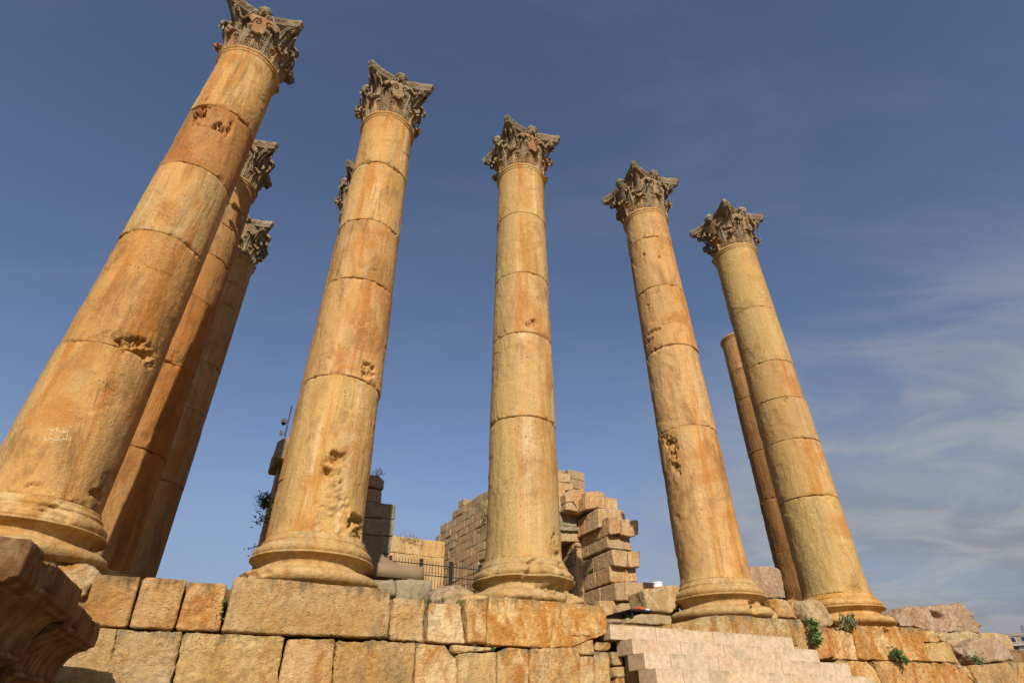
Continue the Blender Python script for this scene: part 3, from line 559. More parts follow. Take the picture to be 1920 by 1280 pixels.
def base(seed, mat, parent, nth, chip=.0, cavs=(), ZB=ZB0):
    pr = []
    for (a, b_) in zip(BASE_PROF[:-1], BASE_PROF[1:]):
        n = max(1, int(math.hypot(b_[0]-a[0], b_[1]-a[1])/.018))
        for k in range(n): pr.append((a[0]+(b_[0]-a[0])*k/n, a[1]+(b_[1]-a[1])*k/n))
    pr.append(BASE_PROF[-1])
    zs = np.array([p[0] for p in pr]); zs = np.where(zs <= 0, -.10+.0*zs, zs)*((DR0-ZB+.002)/.835); rs = np.array([p[1] for p in pr])
    def disp(P, T, Z):
        q = P+seed*3.3
        d = .007*fbm(q*2.2, 3, seed)+.003*fbm(q*10, 2, seed+1)
        d = d-(.03+chip)*np.clip(fbm(q*np.array([1.7, 1.7, 2.4]), 4, seed+3, .6)-.5+chip*1.6, 0, .6)*(P[:, 0]**2+P[:, 1]**2 > .80)
        for (ang, zz, a, hh, dep) in cavs:
            dt = (T-ang+math.pi) % (2*math.pi)-math.pi
            mk = 1-np.sqrt((dt*.95/a)**2+((Z-zz)/hh)**2)+.5*fbm(q*5, 3, seed+9)
            d = d-np.clip(mk/.4, 0, 1)*dep
        return d
    me = lathe_mesh('base', zs, rs, nth, (0, 0), 0, disp, mat)
    return link('base', me, None, parent)
# ---- Corinthian capital, built once with its carved pieces; local z = 0 at the collar
CAPH = 1.60
def bell_r(z): return .635+.04*(z/1.3)+.11*np.clip(z/1.35, 0, 1)**3
def grid_faces(nu, nv): return [(i*nu+j, i*nu+j+1, (i+1)*nu+j+1, (i+1)*nu+j) for i in range(nv-1) for j in range(nu-1)]
def leaf_mesh(z0, h, wd_, curl, seed, tip_drop=.16):
    nu, nv = 41, 46; V = np.zeros((nv, nu, 3))
    for i in range(nv):
        v = i/(nv-1)
        z = z0+h*(v if v < .78 else .78+.22*math.sin((v-.78)/.22*math.pi*.62)/math.sin(math.pi*.62)*1.0)
        if v > .9: z -= tip_drop*h*((v-.9)/.1)**2
        ro = .035+.05*v+curl*max(0, (v-.52)/.48)**2.0
        lob = abs(((v*5.2) % 1.0)-.5)*2                       # deep sinus between the five lobes
        w = wd_*(.55+.5*math.sin(math.pi*min(1, v*.92+.06))**.8)*(1-.34*(lob**1.6)*(v > .05))
        if v > .86: w *= math.sqrt(max(0.02, 1-((v-.86)/.15)**2))
        for j in range(nu):
            u = j/(nu-1)*2-1
            ser = 1-.07*(abs((v*21) % 1-.5)*2)*abs(u)**4          # serration
            x = u*w*ser
            fan = math.cos((abs(u)*3.2+v*.9)*math.pi*2.0)*.016*(abs(u) > .12)*(1-.3*v)
            rib = .050*math.exp(-(u/.10)**2)*(1-v*.6)
            cup = -.05*abs(u)**2.0*(1-v)+.075*abs(u)**2*v*(.4+.6*math.cos(v*5.2*math.pi*2))
            r = bell_r(z0+h*min(v, .8))+ro+fan+rib+cup
            V[i, j] = (x, r, z-.05*abs(u)**2*v*h+.02*math.cos(v*5.2*2*math.pi)*abs(u))
    P = V.reshape(-1, 3)
    P = P+np.stack([.006*fbm(P*9+seed, 2, seed), .010*fbm(P*9+seed+3, 2, seed+1), .008*fbm(P*9+seed+6, 2, seed+2)], -1)
    # wrap onto the bell
    ang = P[:, 0]/np.maximum(P[:, 1], .1); Q = np.stack([P[:, 1]*np.sin(ang), P[:, 1]*np.cos(ang), P[:, 2]], -1)
    f = grid_faces(nu, nv)
    B = Q*np.array([1, 1, 1]); n2 = np.hypot(B[:, 0], B[:, 1]); B[:, :2] *= ((n2-.055)/n2)[:, None]; B[:, 2] -= .02
    n = len(Q); allV = np.concatenate([Q, B]); fb = [tuple(i+n for i in q[::-1]) for q in f]
    edge = [j for j in range(nu)]+[i*nu+nu-1 for i in range(1, nv)]+[(nv-1)*nu+j for j in range(nu-2, -1, -1)]+[i*nu for i in range(nv-2, 0, -1)]
    sidef = [(edge[k], edge[k-1], edge[k-1]+n, edge[k]+n) for k in range(len(edge))]
    return mesh('acanthus_leaf', allV, f+fb+sidef, True)
def abacus_outline(scale, n=26):
    pts = []; Rd, cw = 1.36, .085
    for k in range(4):
        a0 = math.pi/4+k*math.pi/2; a1 = a0+math.pi/2
        c0 = np.array([math.cos(a0), math.sin(a0)])*Rd; c1 = np.array([math.cos(a1), math.sin(a1)])*Rd
        e = (c1-c0)/np.linalg.norm(c1-c0); p0 = c0+e*cw; p1 = c1-e*cw
        nrm = np.array([math.cos((a0+a1)/2), math.sin((a0+a1)/2)])
        for i in range(n):
            u = i/(n-1); p = p0+(p1-p0)*u-nrm*.20*(1-(2*u-1)**2)
            pts.append(p)
    pts = np.array(pts)
    nn = np.linalg.norm(pts, axis=1, keepdims=True)
    return pts*(nn-(1-scale))/nn
def build_capital(parent, zloc, mA, mG):
    cap = link('capital', None, None, parent); cap.location = (0, 0, zloc); cap.rotation_euler = (0, 0, RZ)
    zs = np.linspace(.03, 1.32, 30)
    lat = lathe_mesh('bell', zs, bell_r(zs), 64, (0, 0), 0, lambda P, T, Z: .012*fbm(P*6, 3, 3)+.006*np.cos(T*48)*(Z < .5), mA)
    link('bell', lat, None, cap)
    lows = [leaf_mesh(.02, .54, .235, .13, s) for s in (1, 2, 3)]; highs = [leaf_mesh(.05, .98, .225, .17, s) for s in (4, 5, 6)]
    for m_ in lows: m_.materials.append(mA)
    for m_ in highs: m_.materials.append(mG)
    for k in range(8):
        for me_, offs in ((lows[k % 3], 0), (highs[(k*2+1) % 3], .5)):
            o = link('acanthus_leaf', me_, None, cap); o.rotation_euler = (0, 0, -(k+offs)*math.pi/4)
            sc = 1+.05*math.sin(k*2.3+offs*5); o.scale = (1.0, 1.0, sc)
    # corner brackets with volutes and the inner helices of each face
    for k in range(4):
        a = math.pi/4+k*math.pi/2; b = MB()
        nv, nu = 26, 15; V = []
        for i in range(nv):
            v = i/(nv-1); r = .72+.48*v**1.9; z = .74+.60*v**.85
            w = .19*(1-.62*v)+.012*math.sin(v*30)
            for j in range(nu):
                u = j/(nu-1)*2-1; x = u*w; rr_ = r-.10*u*u*(1-.5*v)+.025*math.exp(-(u/.12)**2)+.010*math.cos(u*16)
                V.append((rr_*math.cos(a)-x*math.sin(a), rr_*math.sin(a)+x*math.cos(a), z+.10*u*u))
        n = len(V); f = grid_faces(nu, nv)
        V2 = [(x*.86, y*.86, z+.10) for x, y, z in V]
        edge = [j for j in range(nu)]+[i*nu+nu-1 for i in range(1, nv)]+[(nv-1)*nu+j for j in range(nu-2, -1, -1)]+[i*nu for i in range(nv-2, 0, -1)]
        b.add(V+V2, f+[tuple(i+n for i in q[::-1]) for q in f]+[(edge[q], edge[q-1], edge[q-1]+n, edge[q]+n) for q in range(len(edge))])
        o = b.build('corner_bracket', mG, cap, True)
        for sgn in (-1, 1):
            b = MB(); pts = []; rad = []
            for i in range(70):                          # spiral rolled under the abacus corner
                q = i/69
                if q < .35:
                    u = q/.35; r = .74+.24*u**1.4; z = .76+.54*u**.8; side = .19-.06*u
                else:
                    u = (q-.35)/.65; t = u*2.6*math.pi; rr2 = .085*(1-u*.85)
                    r = .99+rr2*math.sin(t); z = 1.30-.085+rr2*math.cos(t); side = .12
                pts.append((r*math.cos(a)-sgn*side*math.sin(a), r*math.sin(a)+sgn*side*math.cos(a), z)); rad.append(.030-.012*q)
            b.tube(pts, rad, 6); b.build('volute', mG, cap, True)
        fa = k*math.pi/2
        for sgn in (-1, 1):
            b = MB(); pts = []; rad = []
            for i in range(60):
                q = i/59
                if q < .4:
                    u = q/.4; x = .40-.16*u**1.5; z = .72+.50*u; r = .80+.07*u
                else:
                    u = (q-.4)/.6; t = u*2.8*math.pi; rr2 = .10*(1-u*.85); x = .24-.10+rr2*math.cos(t); z = 1.22+rr2*math.sin(t); r = .87+.02*u
                x *= sgn; pts.append((r*math.cos(fa)-x*math.sin(fa), r*math.sin(fa)+x*math.cos(fa), z)); rad.append(.025-.010*q)
            b.tube(pts, rad, 6); b.build('helix', mG, cap, True)
        # rosette on the middle of the abacus side
        bm = bmesh.new(); bmesh.ops.create_uvsphere(bm, u_segments=24, v_segments=16, radius=.15)
        V = np.array([tuple(v.co) for v in bm.verts]); Fc = [tuple(v.index for v in f_.verts) for f_ in bm.faces]; bm.free()
        an = np.arctan2(V[:, 2], V[:, 1]); V = V*(1+.13*np.cos(an*6)+.10*fbm(V*16, 2, k))[:, None]*np.array([.85, 1, 1.1])
        Rm = np.array([[math.cos(fa), -math.sin(fa), 0], [math.sin(fa), math.cos(fa), 0], [0, 0, 1]])
        V = V@Rm.T+np.array([math.cos(fa)*.80, math.sin(fa)*.80, 1.50])
        link('fleuron', mesh('fleuron', V, Fc, True, mG), None, cap)
    lv = [(1.30, .80), (1.335, .93), (1.37, .945), (1.375, .92), (1.40, .925), (1.44, .965), (1.465, .985), (1.47, .998), (1.50, 1.0), (1.53, 1.0), (1.56, .985), (1.60, .96)]
    V = []; nO = None
    for z, sc in lv:
        o2 = abacus_outline(sc); nO = len(o2)
        V += [(x, y, z) for x, y in o2]
    P = np.array(V); P = P+np.stack([.012*fbm(P*5+i*9, 4, 50+i, .6) for i in range(3)], -1)
    # egg-and-dart like notches on the edge
    ci = np.tile(np.arange(nO), len(lv)); lvl = np.repeat(np.arange(len(lv)), nO)
    nk = ((lvl >= 6) & (lvl <= 8) & (ci % 2 == 0)); rr3 = np.hypot(P[:, 0], P[:, 1]); P[nk, :2] *= ((rr3[nk]-.022)/rr3[nk])[:, None]
    f = []
    for i in range(len(lv)-1):
        for j in range(nO): f.append((i*nO+j, i*nO+(j+1) % nO, (i+1)*nO+(j+1) % nO, (i+1)*nO+j))
    f += [tuple(range(nO-1, -1, -1)), tuple((len(lv)-1)*nO+j for j in range(nO))]
    link('abacus', mesh('abacus', P, f, False, mG), None, cap)
    return cap
COLDEF = {
 'A': ('nearest column at far left, broad orange shaft rising out of the top of the photo with a pitted upper drum', [11.39, 9.47, 7.57, 5.11], [(.97, .90, .78), (.90, .78, .62), (1.0, .93, .82), (.80, .62, .50), (1.0, .93, .78)]),
 'B': ('golden column second from the left on a long plinth block, deep gouge low on its shaft', [11.74, 9.73, 7.98, 5.58], [(1.04, 1.03, .92), (1.02, .93, .86), (.98, .88, .78), (1.03, .99, .88), (1.02, .95, .80)]),
 'C': ('upright golden column in the middle with a dark pit halfway up and a chipped base', [11.76, 9.59, 7.74, 5.56], [(1.0, 1.01, .94), (1.03, 1.02, .98), (1.02, .99, .96), (.97, .96, .86), (1.01, .98, .88)]),
 'D': ('column above the pale steps with two small round holes near its top and a scar on its left side', [12.55, 10.62, 8.57, 6.19], [(1.04, .98, .92), (1.06, 1.02, 1.0), (1.02, .92, .85), (1.02, .95, .9), (1.0, .93, .88), (1, .98, .92)]),
 'E': ('smooth olive-gold column with capital at the right end of the front row', [11.08, 9.09, 7.85, 6.58, 5.0], [(1.0, 1.0, .90), (1.02, .96, .86), (.98, .90, .84), (.97, .88, .82), (1.0, .98, .86), (1.0, 1.0, .88)])}
def column(key, pos, lean, label, joints, cavs, near, cap_from=None, tones=None, mat=None, capital=True, topoff=0.0):
    ZB = ZBK.get(key, ZB0)
    root = thing('stone_column', label, 'column', (pos[0], pos[1], ZB), 0, 'columns of the temple porch')
    seed = ord(key)*3
    nth = 180 if near else 110
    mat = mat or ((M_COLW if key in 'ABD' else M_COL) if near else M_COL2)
    bcav = {'C': [(-1.35, .30, .28, .5, .10), (-.75, .15, .4, .2, .14), (-.6, .62, .15, .12, .08)], 'D': [(-1.1, .16, .18, .12, .14), (-.55, .2, .2, .3, .12)], 'B': [(-2.3, .1, .5, .07, .05)], 'A': [(-.6, .6, .25, .12, .06), (-.9, .55, .5, .05, .03)]}.get(key, ())
    base(seed+1, M_BASE, root, nth, .06 if key in 'CA' else .0, bcav, ZB)
    js = [DR0]+sorted(j+EYE for j in joints)+[ZC+.08+topoff]
    rg = random.Random(seed)
    for i in range(len(js)-1):
        top = i == len(js)-2
        cv = [c for c in cavs if js[i]-.4 < c[1] < js[i+1]+.4]
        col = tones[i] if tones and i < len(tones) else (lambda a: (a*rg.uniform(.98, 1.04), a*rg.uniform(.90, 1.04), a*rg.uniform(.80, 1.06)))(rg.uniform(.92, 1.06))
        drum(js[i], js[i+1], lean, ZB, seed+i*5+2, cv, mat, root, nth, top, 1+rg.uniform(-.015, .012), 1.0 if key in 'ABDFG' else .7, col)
    if capital:
        zloc = ZC+.04-ZB; lx, ly = lean[0]*(ZC-ZB)/11.78, lean[1]*(ZC-ZB)/11.78
        if cap_from is None: cp = build_capital(root, zloc, M_CAP, M_CAPG)
        else:
            cp = copy_tree(cap_from, root)
            for ch in list(cp.children):                  # each capital has lost different bits of carving
                if (ch.name.startswith(('volute', 'helix')) and rg.random() < .28) or (ch.name.startswith('acanthus') and rg.random() < .05): bpy.data.objects.remove(ch)
                elif ch.name.startswith('acanthus'): ch.scale = (rg.uniform(.9, 1.05), rg.uniform(.94, 1.04), rg.uniform(.86, 1.06))
        cp.location = (lx, ly, zloc); cp.rotation_euler = (0, 0, RZ+(rg.randrange(4))*math.pi/2)
        root['cap'] = 1; del root['cap']
        return root, cp
    return root, None
CAP = None; ROOTS = {}
for k in 'CABDE':
    lab, js, tn = COLDEF[k]
    ROOTS[k], cp = column(k, COLS[k]['pos'], COLS[k]['lean'], lab, js, CAV.get(k, []), True, CAP, tn)
    CAP = CAP or cp
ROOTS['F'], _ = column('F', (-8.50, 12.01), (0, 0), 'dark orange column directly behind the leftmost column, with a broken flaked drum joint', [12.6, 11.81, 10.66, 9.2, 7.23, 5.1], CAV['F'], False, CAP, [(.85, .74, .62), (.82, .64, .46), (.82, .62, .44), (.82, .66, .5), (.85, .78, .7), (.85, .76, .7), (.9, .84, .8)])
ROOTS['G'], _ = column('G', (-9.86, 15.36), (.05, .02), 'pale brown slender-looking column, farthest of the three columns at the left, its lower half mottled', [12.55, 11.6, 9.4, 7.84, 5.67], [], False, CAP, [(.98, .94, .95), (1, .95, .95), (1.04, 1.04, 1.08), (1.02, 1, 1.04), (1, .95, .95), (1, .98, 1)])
ROOTS['H'], _ = column('H', (-4.84, 13.45), (0, 0), 'column hidden behind the second column from left, only its left edge and a bit of capital showing', [11.5, 9.0, 7.0, 4.9], [], False, CAP)
ROOTS['I'], _ = column('I', (9.60, 20.49), (0, 0), 'brown column without a capital behind the right end column', [12.1, 10.79, 8.6, 6.78, 4.97], [], False, None, [(.55, .48, .42), (.58, .50, .42), (.60, .53, .46), (.62, .55, .48), (.8, .73, .65), (1.0, 1.0, 1.05)], None, False)  # cast shadow put into the drum colours: dark below, top drum left light
# scratched writing on the lowest drum of the left column, and a scratched arc on the middle one
def scratches(root, lines, key, zsel, rad, mat, name, ZB=ZB0):
    bpy.context.view_layer.update()
    drum_o = [c for c in root.children if c.name.startswith('drum')][0]
    lean = COLS[key]['lean']; b = MB()
    for ln in lines:
        pts = []
        for a, z in ln:
            h = (z-ZB)/11.78; r = float(shaft_r(np.array([z]))[0])
            me = drum_o.data; 
            pts.append(Vector((r*math.cos(a)+lean[0]*h, r*math.sin(a)+lean[1]*h, z-ZB)))
        b2 = []
        for p in pts:                                     # seat each point on the carved surface
            hit = drum_o.closest_point_on_mesh(p); b2.append(hit[1] if hit[0] else p)
        fine = [b2[0]]
        for p, q in zip(b2[:-1], b2[1:]):
            for k in (1, 2, 3):
                m_ = p.lerp(q, k/3); hit = drum_o.closest_point_on_mesh(m_); fine.append(hit[1] if hit[0] else m_)
        b.tube(fine, rad, 5)
    b.build(name, mat, drum_o)
scratches(ROOTS['A'], GRAF[:14], 'A', 0, .0055, M_SCRATCH, 'scratched_writing')
scratches(ROOTS['A'], GRAF[14:], 'A', 0, .0030, M_SCRATCH, 'scratched_writing')
scratches(ROOTS['C'], [ARC], 'C', 0, .0035, M_DSCRATCH, 'scratched_arc')
# ------------------------------------------------------------------ loose stones on the platform
LD = {
 'corner_left': ('cracked ochre stone block wedged under the base of the leftmost column', 'stone block', M_WALL, 'stone_block'),
 'grey_a': ('plain grey-green stone block in the shade behind the long plinth of the second column', 'stone block', M_GREY, 'stone_block'),
 'grey_b': ('grey-green sawn stone block in the sun below the canopy corner', 'stone block', M_GREY, 'stone_block'),
 'boulder_l': ('rounded pale boulder below the iron fence, left of the middle column', 'boulder', M_PINK, 'boulder'),
 'boulder_l2': ('low buff boulder between the pale boulder and the middle column base', 'boulder', M_PALE, 'boulder'),
 'under_c': ('broken buff slab under the left side of the chipped middle base', 'stone slab', M_BASE, 'stone_slab'),
 'block_d_right': ('squared pinkish block standing behind the column above the steps, on its right', 'stone block', M_PINK, 'stone_block'),
 'peb': ('small fist-like stone right of the base above the steps', 'stone', M_WALL, 'stone'),
 'ang': ('angular cracked ochre stone leaning right of the base above the steps', 'stone', M_WALL, 'stone'),
 'ang2': ('rounded orange stone between the angular stone and the whitish rough rock', 'stone', M_WALL, 'stone'),
 'rough_d': ('whitish rough rock beside the right end column base, above the bigger green weed', 'rock', M_PALE, 'rock'),
 'block_d_left': ('upright yellow-grey block with a tooled face left of the base above the steps', 'stone block', M_PALE, 'stone_block'),
 'slab_d_left': ('low grey slab with a rounded end lying at the head of the steps', 'stone slab', M_PALE, 'stone_slab'),
 'small_slab': ('small pinkish slab under the black display board', 'stone slab', M_PINK, 'stone_slab'),
 'big_boulder': ('large pink-grey fallen block with a dark hollow, right of the right end column', 'boulder', M_PINK, 'boulder'),
 'b2': ('buff rounded stone directly under the large fallen pink block', 'stone', M_PALE, 'stone'),
 'b2u': ('small pink wedge of stone over the dark gap near the right edge', 'stone', M_PINK, 'stone'),
 'b3': ('pinkish squared block near the right edge, in front of a taller buff one', 'stone block', M_PINK, 'stone_block'),
 'b4': ('taller buff block at the right edge, partly behind the pinkish squared block', 'stone block', M_PALE, 'stone_block')}
for i, (k, spec) in enumerate(LOOSE.items()):
    lab, cat, mt, nm = LD[k]
    rough = k in ('boulder_l', 'boulder_l2', 'big_boulder', 'b2', 'rough_d', 'ang2', 'corner_left', 'peb')
    o = slab(nm, spec, mt, None, .03 if k not in ('grey_a',) else .04, seed=i+60, smooth_it=4 if rough else 3, amp=.045 if rough else .020, freq=2.6,
             fine=.020 if rough else .008, chip=.07, gap=0)
    tag(o, lab, cat, 'loose stones on the temple platform')
    if k == 'big_boulder':                                  # the dark hollow in its face
        P = get_co(o.data); N = get_no(o.data)
        for cx, cz, a, h, dep in ((-.22, .40, .20, .10, .20), (-.02, .34, .16, .07, .16)):
            pass
        poly = spec[0]; cxm = sum(p[0] for p in poly)/len(poly); zb = min(p[1] for p in poly)
        mk = 1-np.sqrt(((P[:, 0]+.20+.45*(P[:, 2]-.42))/.26)**2+((P[:, 2]-.42+.25*(P[:, 0]+.2))/.10)**2)+.45*fbm(P*6, 3, 9)
        P[:, 1] += np.clip(mk/.5, 0, 1)*.22*(P[:, 1] < .35); set_co(o.data, P)
# ------------------------------------------------------------------ ruined cella walls
def stone_set(name, label, cat, table, mat, pname='ashlar_block', names=None, mats=None, vox=.032, base_z=3.4, ext=None):
    first = next(iter(table.values()))
    root = thing(name, label, cat, W(first[0][0][0], first[1], base_z)); bpy.context.view_layer.update()
    tl = []
    for k, sp in table.items():
        if sp[2] > 2: tl += [(k, (sp[0], sp[1], 1.15+.4*(len(tl) % 2))), (k, (sp[0], sp[1]-1.155-.4*(len(tl) % 2), sp[2]-1.155-.4*(len(tl) % 2)))]
        else: tl.append((k, sp))
    for i, (k, sp) in enumerate(tl):
        o = slab((names or {}).get(k, pname), sp, (mats or {}).get(k, mat), None, vox, seed=i+200, smooth_it=1, amp=.014, freq=2.0, fine=.009, chip=.05, gap=.001)
        under(o, root)
    return root
for k in ('a6',):                                           # the lowest course reaches the floor
    poly, t, dep = RUIN[k]
ruin = stone_set('ruined_wall', 'ruined pier of projecting ashlar blocks with a shadowed niche, between the middle column and the steps', 'ruin', RUIN, M_RUIN,
                 names={'gable': 'gable_stone', 'lintel_top': 'lintel', 'lintel_low': 'lintel', 'jamb_cap': 'pilaster_capital', 'jamb': 'pilaster', 'niche_back': 'niche_wall'},
                 mats={'gable': M_GREY, 'lintel_top': M_GREY})
b = MB(); b.box(17.15, 18.9, -(-11.5)+.08, 13.8, 3.4, 6.2, None, .02)
o = b.build('footing', M_RUIN); o.location = W(0, 0, 0); o.rotation_euler = (0, 0, RZ); under(o, ruin)
b = MB(); b.box(16.0, 17.3, 13.75, 15.0, 3.4, 6.5, None, .02); b.box(14.6, 16.0, 13.9, 15.0, 3.4, 11.2, None, .02)
o = b.build('niche_wall', M_RUIN); o.location = W(0, 0, 0); o.rotation_euler = (0, 0, RZ); under(o, ruin)
pil = stone_set('wall_pier', 'grey stained pier of four stone courses just right of the second column', 'pier', {k: v for k, v in PILLAR.items() if k[0] == 'g'}, M_GREY)
b = MB(); b.box(5.80, 7.0, 7.86, 9.2, 3.4, 5.30, None, .02); o = b.build('footing', M_GREY); o.location = W(0, 0, 0); o.rotation_euler = (0, 0, RZ); under(o, pil)
top = stone_set('broken_wall', 'broken wall stub topped by a pale rough stone, above and behind the grey pier', 'ruin', {k: v for k, v in PILLAR.items() if k[0] == 'p'}, M_RUIN, mats={'p2': M_PINK})
b = MB(); b.box(6.05, 6.80, 9.4, 10.2, 3.4, 8.30, None, .02); o = b.build('footing', M_RUIN); o.location = W(0, 0, 0); o.rotation_euler = (0, 0, RZ); under(o, top)
lw = stone_set('cella_wall', 'tall wall end with a projecting cornice slab, left of the second column', 'wall', LEFTW, M_RUIN, 'wall_face', {'cornice': 'cornice', 'strip': 'pilaster'}, {'cornice': M_GREY}, .045)
b = MB(); b.box(3.5, 5.9, 8.6, 9.6, 3.4, 4.6, None, .02); o = b.build('footing', M_RUIN); o.location = W(0, 0, 0); o.rotation_euler = (0, 0, RZ); under(o, lw)
# coursed masonry walls: every stone is its own little block, top edge broken
def masonry(name, label, origin, udir, length, prof, zbase, course, wmin, wmax, depth, mat, seed, holes=()):
    root = thing(name, label, 'wall', (origin[0], origin[1], zbase), math.atan2(udir[1], udir[0]))
    rg = random.Random(seed); b = MB(); z = zbase; row = 0
    zt_max = max(p[1] for p in prof)
    while z < zt_max:
        hgt = course*rg.uniform(.9, 1.1); x = -rg.uniform(0, wmax*.6)
        while x < length:
            w_ = rg.uniform(wmin, wmax); xc = x+w_/2
            zt = np.interp(xc, [p[0] for p in prof], [p[1] for p in prof])+rg.uniform(-.30, .14)
            x0, x1 = max(0, x), min(length, x+w_)
            hole = any(a < xc < a2 and c < z+hgt/2 < c2 for a, a2, c, c2 in holes)
            if z+hgt*.55 < zt and x1-x0 > .12 and not hole:
                d = rg.uniform(-.035, .035)
                b.box(x0+.008, x1-.008, d, depth, z-zbase+.008, z-zbase+hgt-.008, None, .03)
            x += w_
        z += hgt; row += 1
    o = b.build('masonry', mat, root)
    P = get_co(o.data); P += np.stack([.035*fbm(P*2.3+i*7, 3, seed+i) for i in range(3)], -1); set_co(o.data, P)
    c = MB(); L = prof
    for (a, b2) in zip(L[:-1], L[1:]):
        if b2[0] > a[0]+.05: c.box(max(0, a[0]), min(length, b2[0]), .10, depth-.05, 0, max(.5, min(a[1], b2[1])-zbase-.75))
    c.build('core', M_RUBBLE, root)
    return root
R1P = np.array([-5.527, 42.0]); R1U = np.array([.51504, -.85717])
prof = [(-.5, 13.3), (.535, 13.75), (1.146, 13.85), (2.168, 13.95), (2.444, 14.45), (3.4, 14.45), (3.9, 14.75), (5.1, 14.55), (6.08, 14.55), (7.17, 14.5), (10, 14.1), (12.9, 13.6), (15.5, 12.95), (16.4, 12.3)]
masonry('cella_wall', 'long side wall of coursed yellowish stones receding behind the middle column, top edge broken', R1P, R1U, 16.2, prof, 3.4, .52, .6, 1.3, 1.0, M_MASON, 4, holes=[(7.0, 7.55, 9.6, 10.2)])
bp0 = np.array([-9.2, 37.0])
masonry('cella_wall', 'low sunlit end wall of yellow stones seen through the gap behind the fence', bp0, DR, 5.2, [(0, 12.0), (1.3, 12.0), (1.6, 11.95), (5.2, 11.95)], 3.4, 1.0, .5, 1.5, .9, M_YELL, 8)
# ------------------------------------------------------------------ iron fence
fence = thing('iron_fence', 'black iron picket fence in front of the ruined walls, behind the middle column', 'fence', (-7.4, 26.75, 6.75), RZ)
L_f = 9.6
for zz in (1.47, 1.00, .35):
    b = MB(); b.box(0, L_f, -.018, .018, zz-.018, zz+.018); b.build('rail', M_IRON, fence)
post = None
for k in range(7):
    x = .44+1.49*k
    b = MB(); b.box(-.07, .07, -.07, .07, 0, 1.66, None, .008); b.box(-.08, .08, -.08, .08, 1.66, 1.69)
    if post is None: o = b.build('post', M_IRON, fence); post = o
    else: o = post.copy(); C.objects.link(o)
    o.location = (x, 0, 0)
pk = None; x = .12
while x < L_f:
    if min(abs(x-(.44+1.49*k)) for k in range(7)) > .09:
        if pk is None:
            b = MB(); b.tube([(0, 0, .05), (0, 0, 1.62)], .012, 6); b.tube([(0, 0, 1.62), (0, 0, 1.68)], [.014, .003], 6); pk = b.build('picket', M_RUSTI, fence); o = pk
        else: o = pk.copy(); C.objects.link(o)
        o.location = (x, 0, 0)
    x += .149
# ------------------------------------------------------------------ canopy
def canopy(s, t, zE, half):
    root = thing('canopy_tent', 'brown fabric canopy tent with a peaked roof behind the second column base', 'canopy', W(s, t, 3.4), RZ)
    nu, nv = 25, 25; V = []
    for i in range(nv):
        for j in range(nu):
            x = (j/(nu-1)*2-1)*half; y = (i/(nv-1)*2-1)*half
            q = max(abs(x), abs(y))/half; d = math.hypot(x, y)/half
            z = zE-3.4+.95*(1-q)**2.1+.10*(1-q)+.06*(min(abs(x), abs(y))/half)*q
            V.append((x, y, z))
    f = grid_faces(nu, nv)
    o = link('roof_cloth', mesh('roof_cloth', V, f, True, M_CLOTH), None, root)
    sl = o.modifiers.new('thick', 'SOLIDIFY'); sl.thickness = .012
    b = MB()
    for (a, c) in (((-1, -1), (1, -1)), ((1, -1), (1, 1)), ((1, 1), (-1, 1)), ((-1, 1), (-1, -1))):
        n = 12; Vv = []
        for k in range(n+1):
            u = k/n; x = (a[0]+(c[0]-a[0])*u)*half; y = (a[1]+(c[1]-a[1])*u)*half
            e = min(1, min(u, 1-u)*8); bow = .012*math.sin(u*9)
            Vv += [(x*1.004, y*1.004, zE-3.4+.05), (x*(1.008+bow*.1), y*(1.008+bow*.1), zE-3.4-.26)]
        b.add(Vv, [(2*k, 2*k+1, 2*k+3, 2*k+2) for k in range(n)])
    o = b.build('valance', M_CLOTH, root, True); sl = o.modifiers.new('thick', 'SOLIDIFY'); sl.thickness = .010
    for sx in (-1, 1):
        for sy in (-1, 1):
            b = MB(); b.box(sx*half*.97-.02, sx*half*.97+.02, sy*half*.97-.02, sy*half*.97+.02, 0, zE-3.4); b.build('leg', M_STEEL, root)
    return root
canopy(5.75, -5.3, 4.98, 1.3)
# ------------------------------------------------------------------ security camera on the cornice of the left wall
cc = thing('security_camera', 'white dome security camera on a thin pole above the cornice slab at left', 'camera', (-7.325, 17.134, 9.58), RZ)
b = MB(); b.tube([(0, 0, 0), (0, 0, 1.12)], .022, 10); b.build('pole', M_STEEL, cc, True)
b = MB(); b.tube([(-.02, 0, .56), (-.09, 0, .57)], .02, 8); b.build('bracket', M_WHITE, cc, True)
b = MB(); b.tube([(-.125, -.02, .63), (-.125, -.02, .60), (-.125, -.02, .54), (-.125, -.02, .47), (-.125, -.02, .45)], [.02, .05, .085, .09, .08], 16); b.build('housing', M_WHITE, cc, True)
b = MB(); b.tube([(-.125, -.02, .45), (-.125, -.02, .42), (-.125, -.02, .39), (-.125, -.02, .375)], [.07, .066, .045, .01], 16); b.build('lens_dome', M_BLACK, cc, True)
b = MB(); b.box(-.18, -.08, -.06, .0, .02, .17, None, .01); b.tube([(-.08, -.03, .09), (0, 0, .09)], .012, 6); b.build('junction_box', M_WHITE, cc)
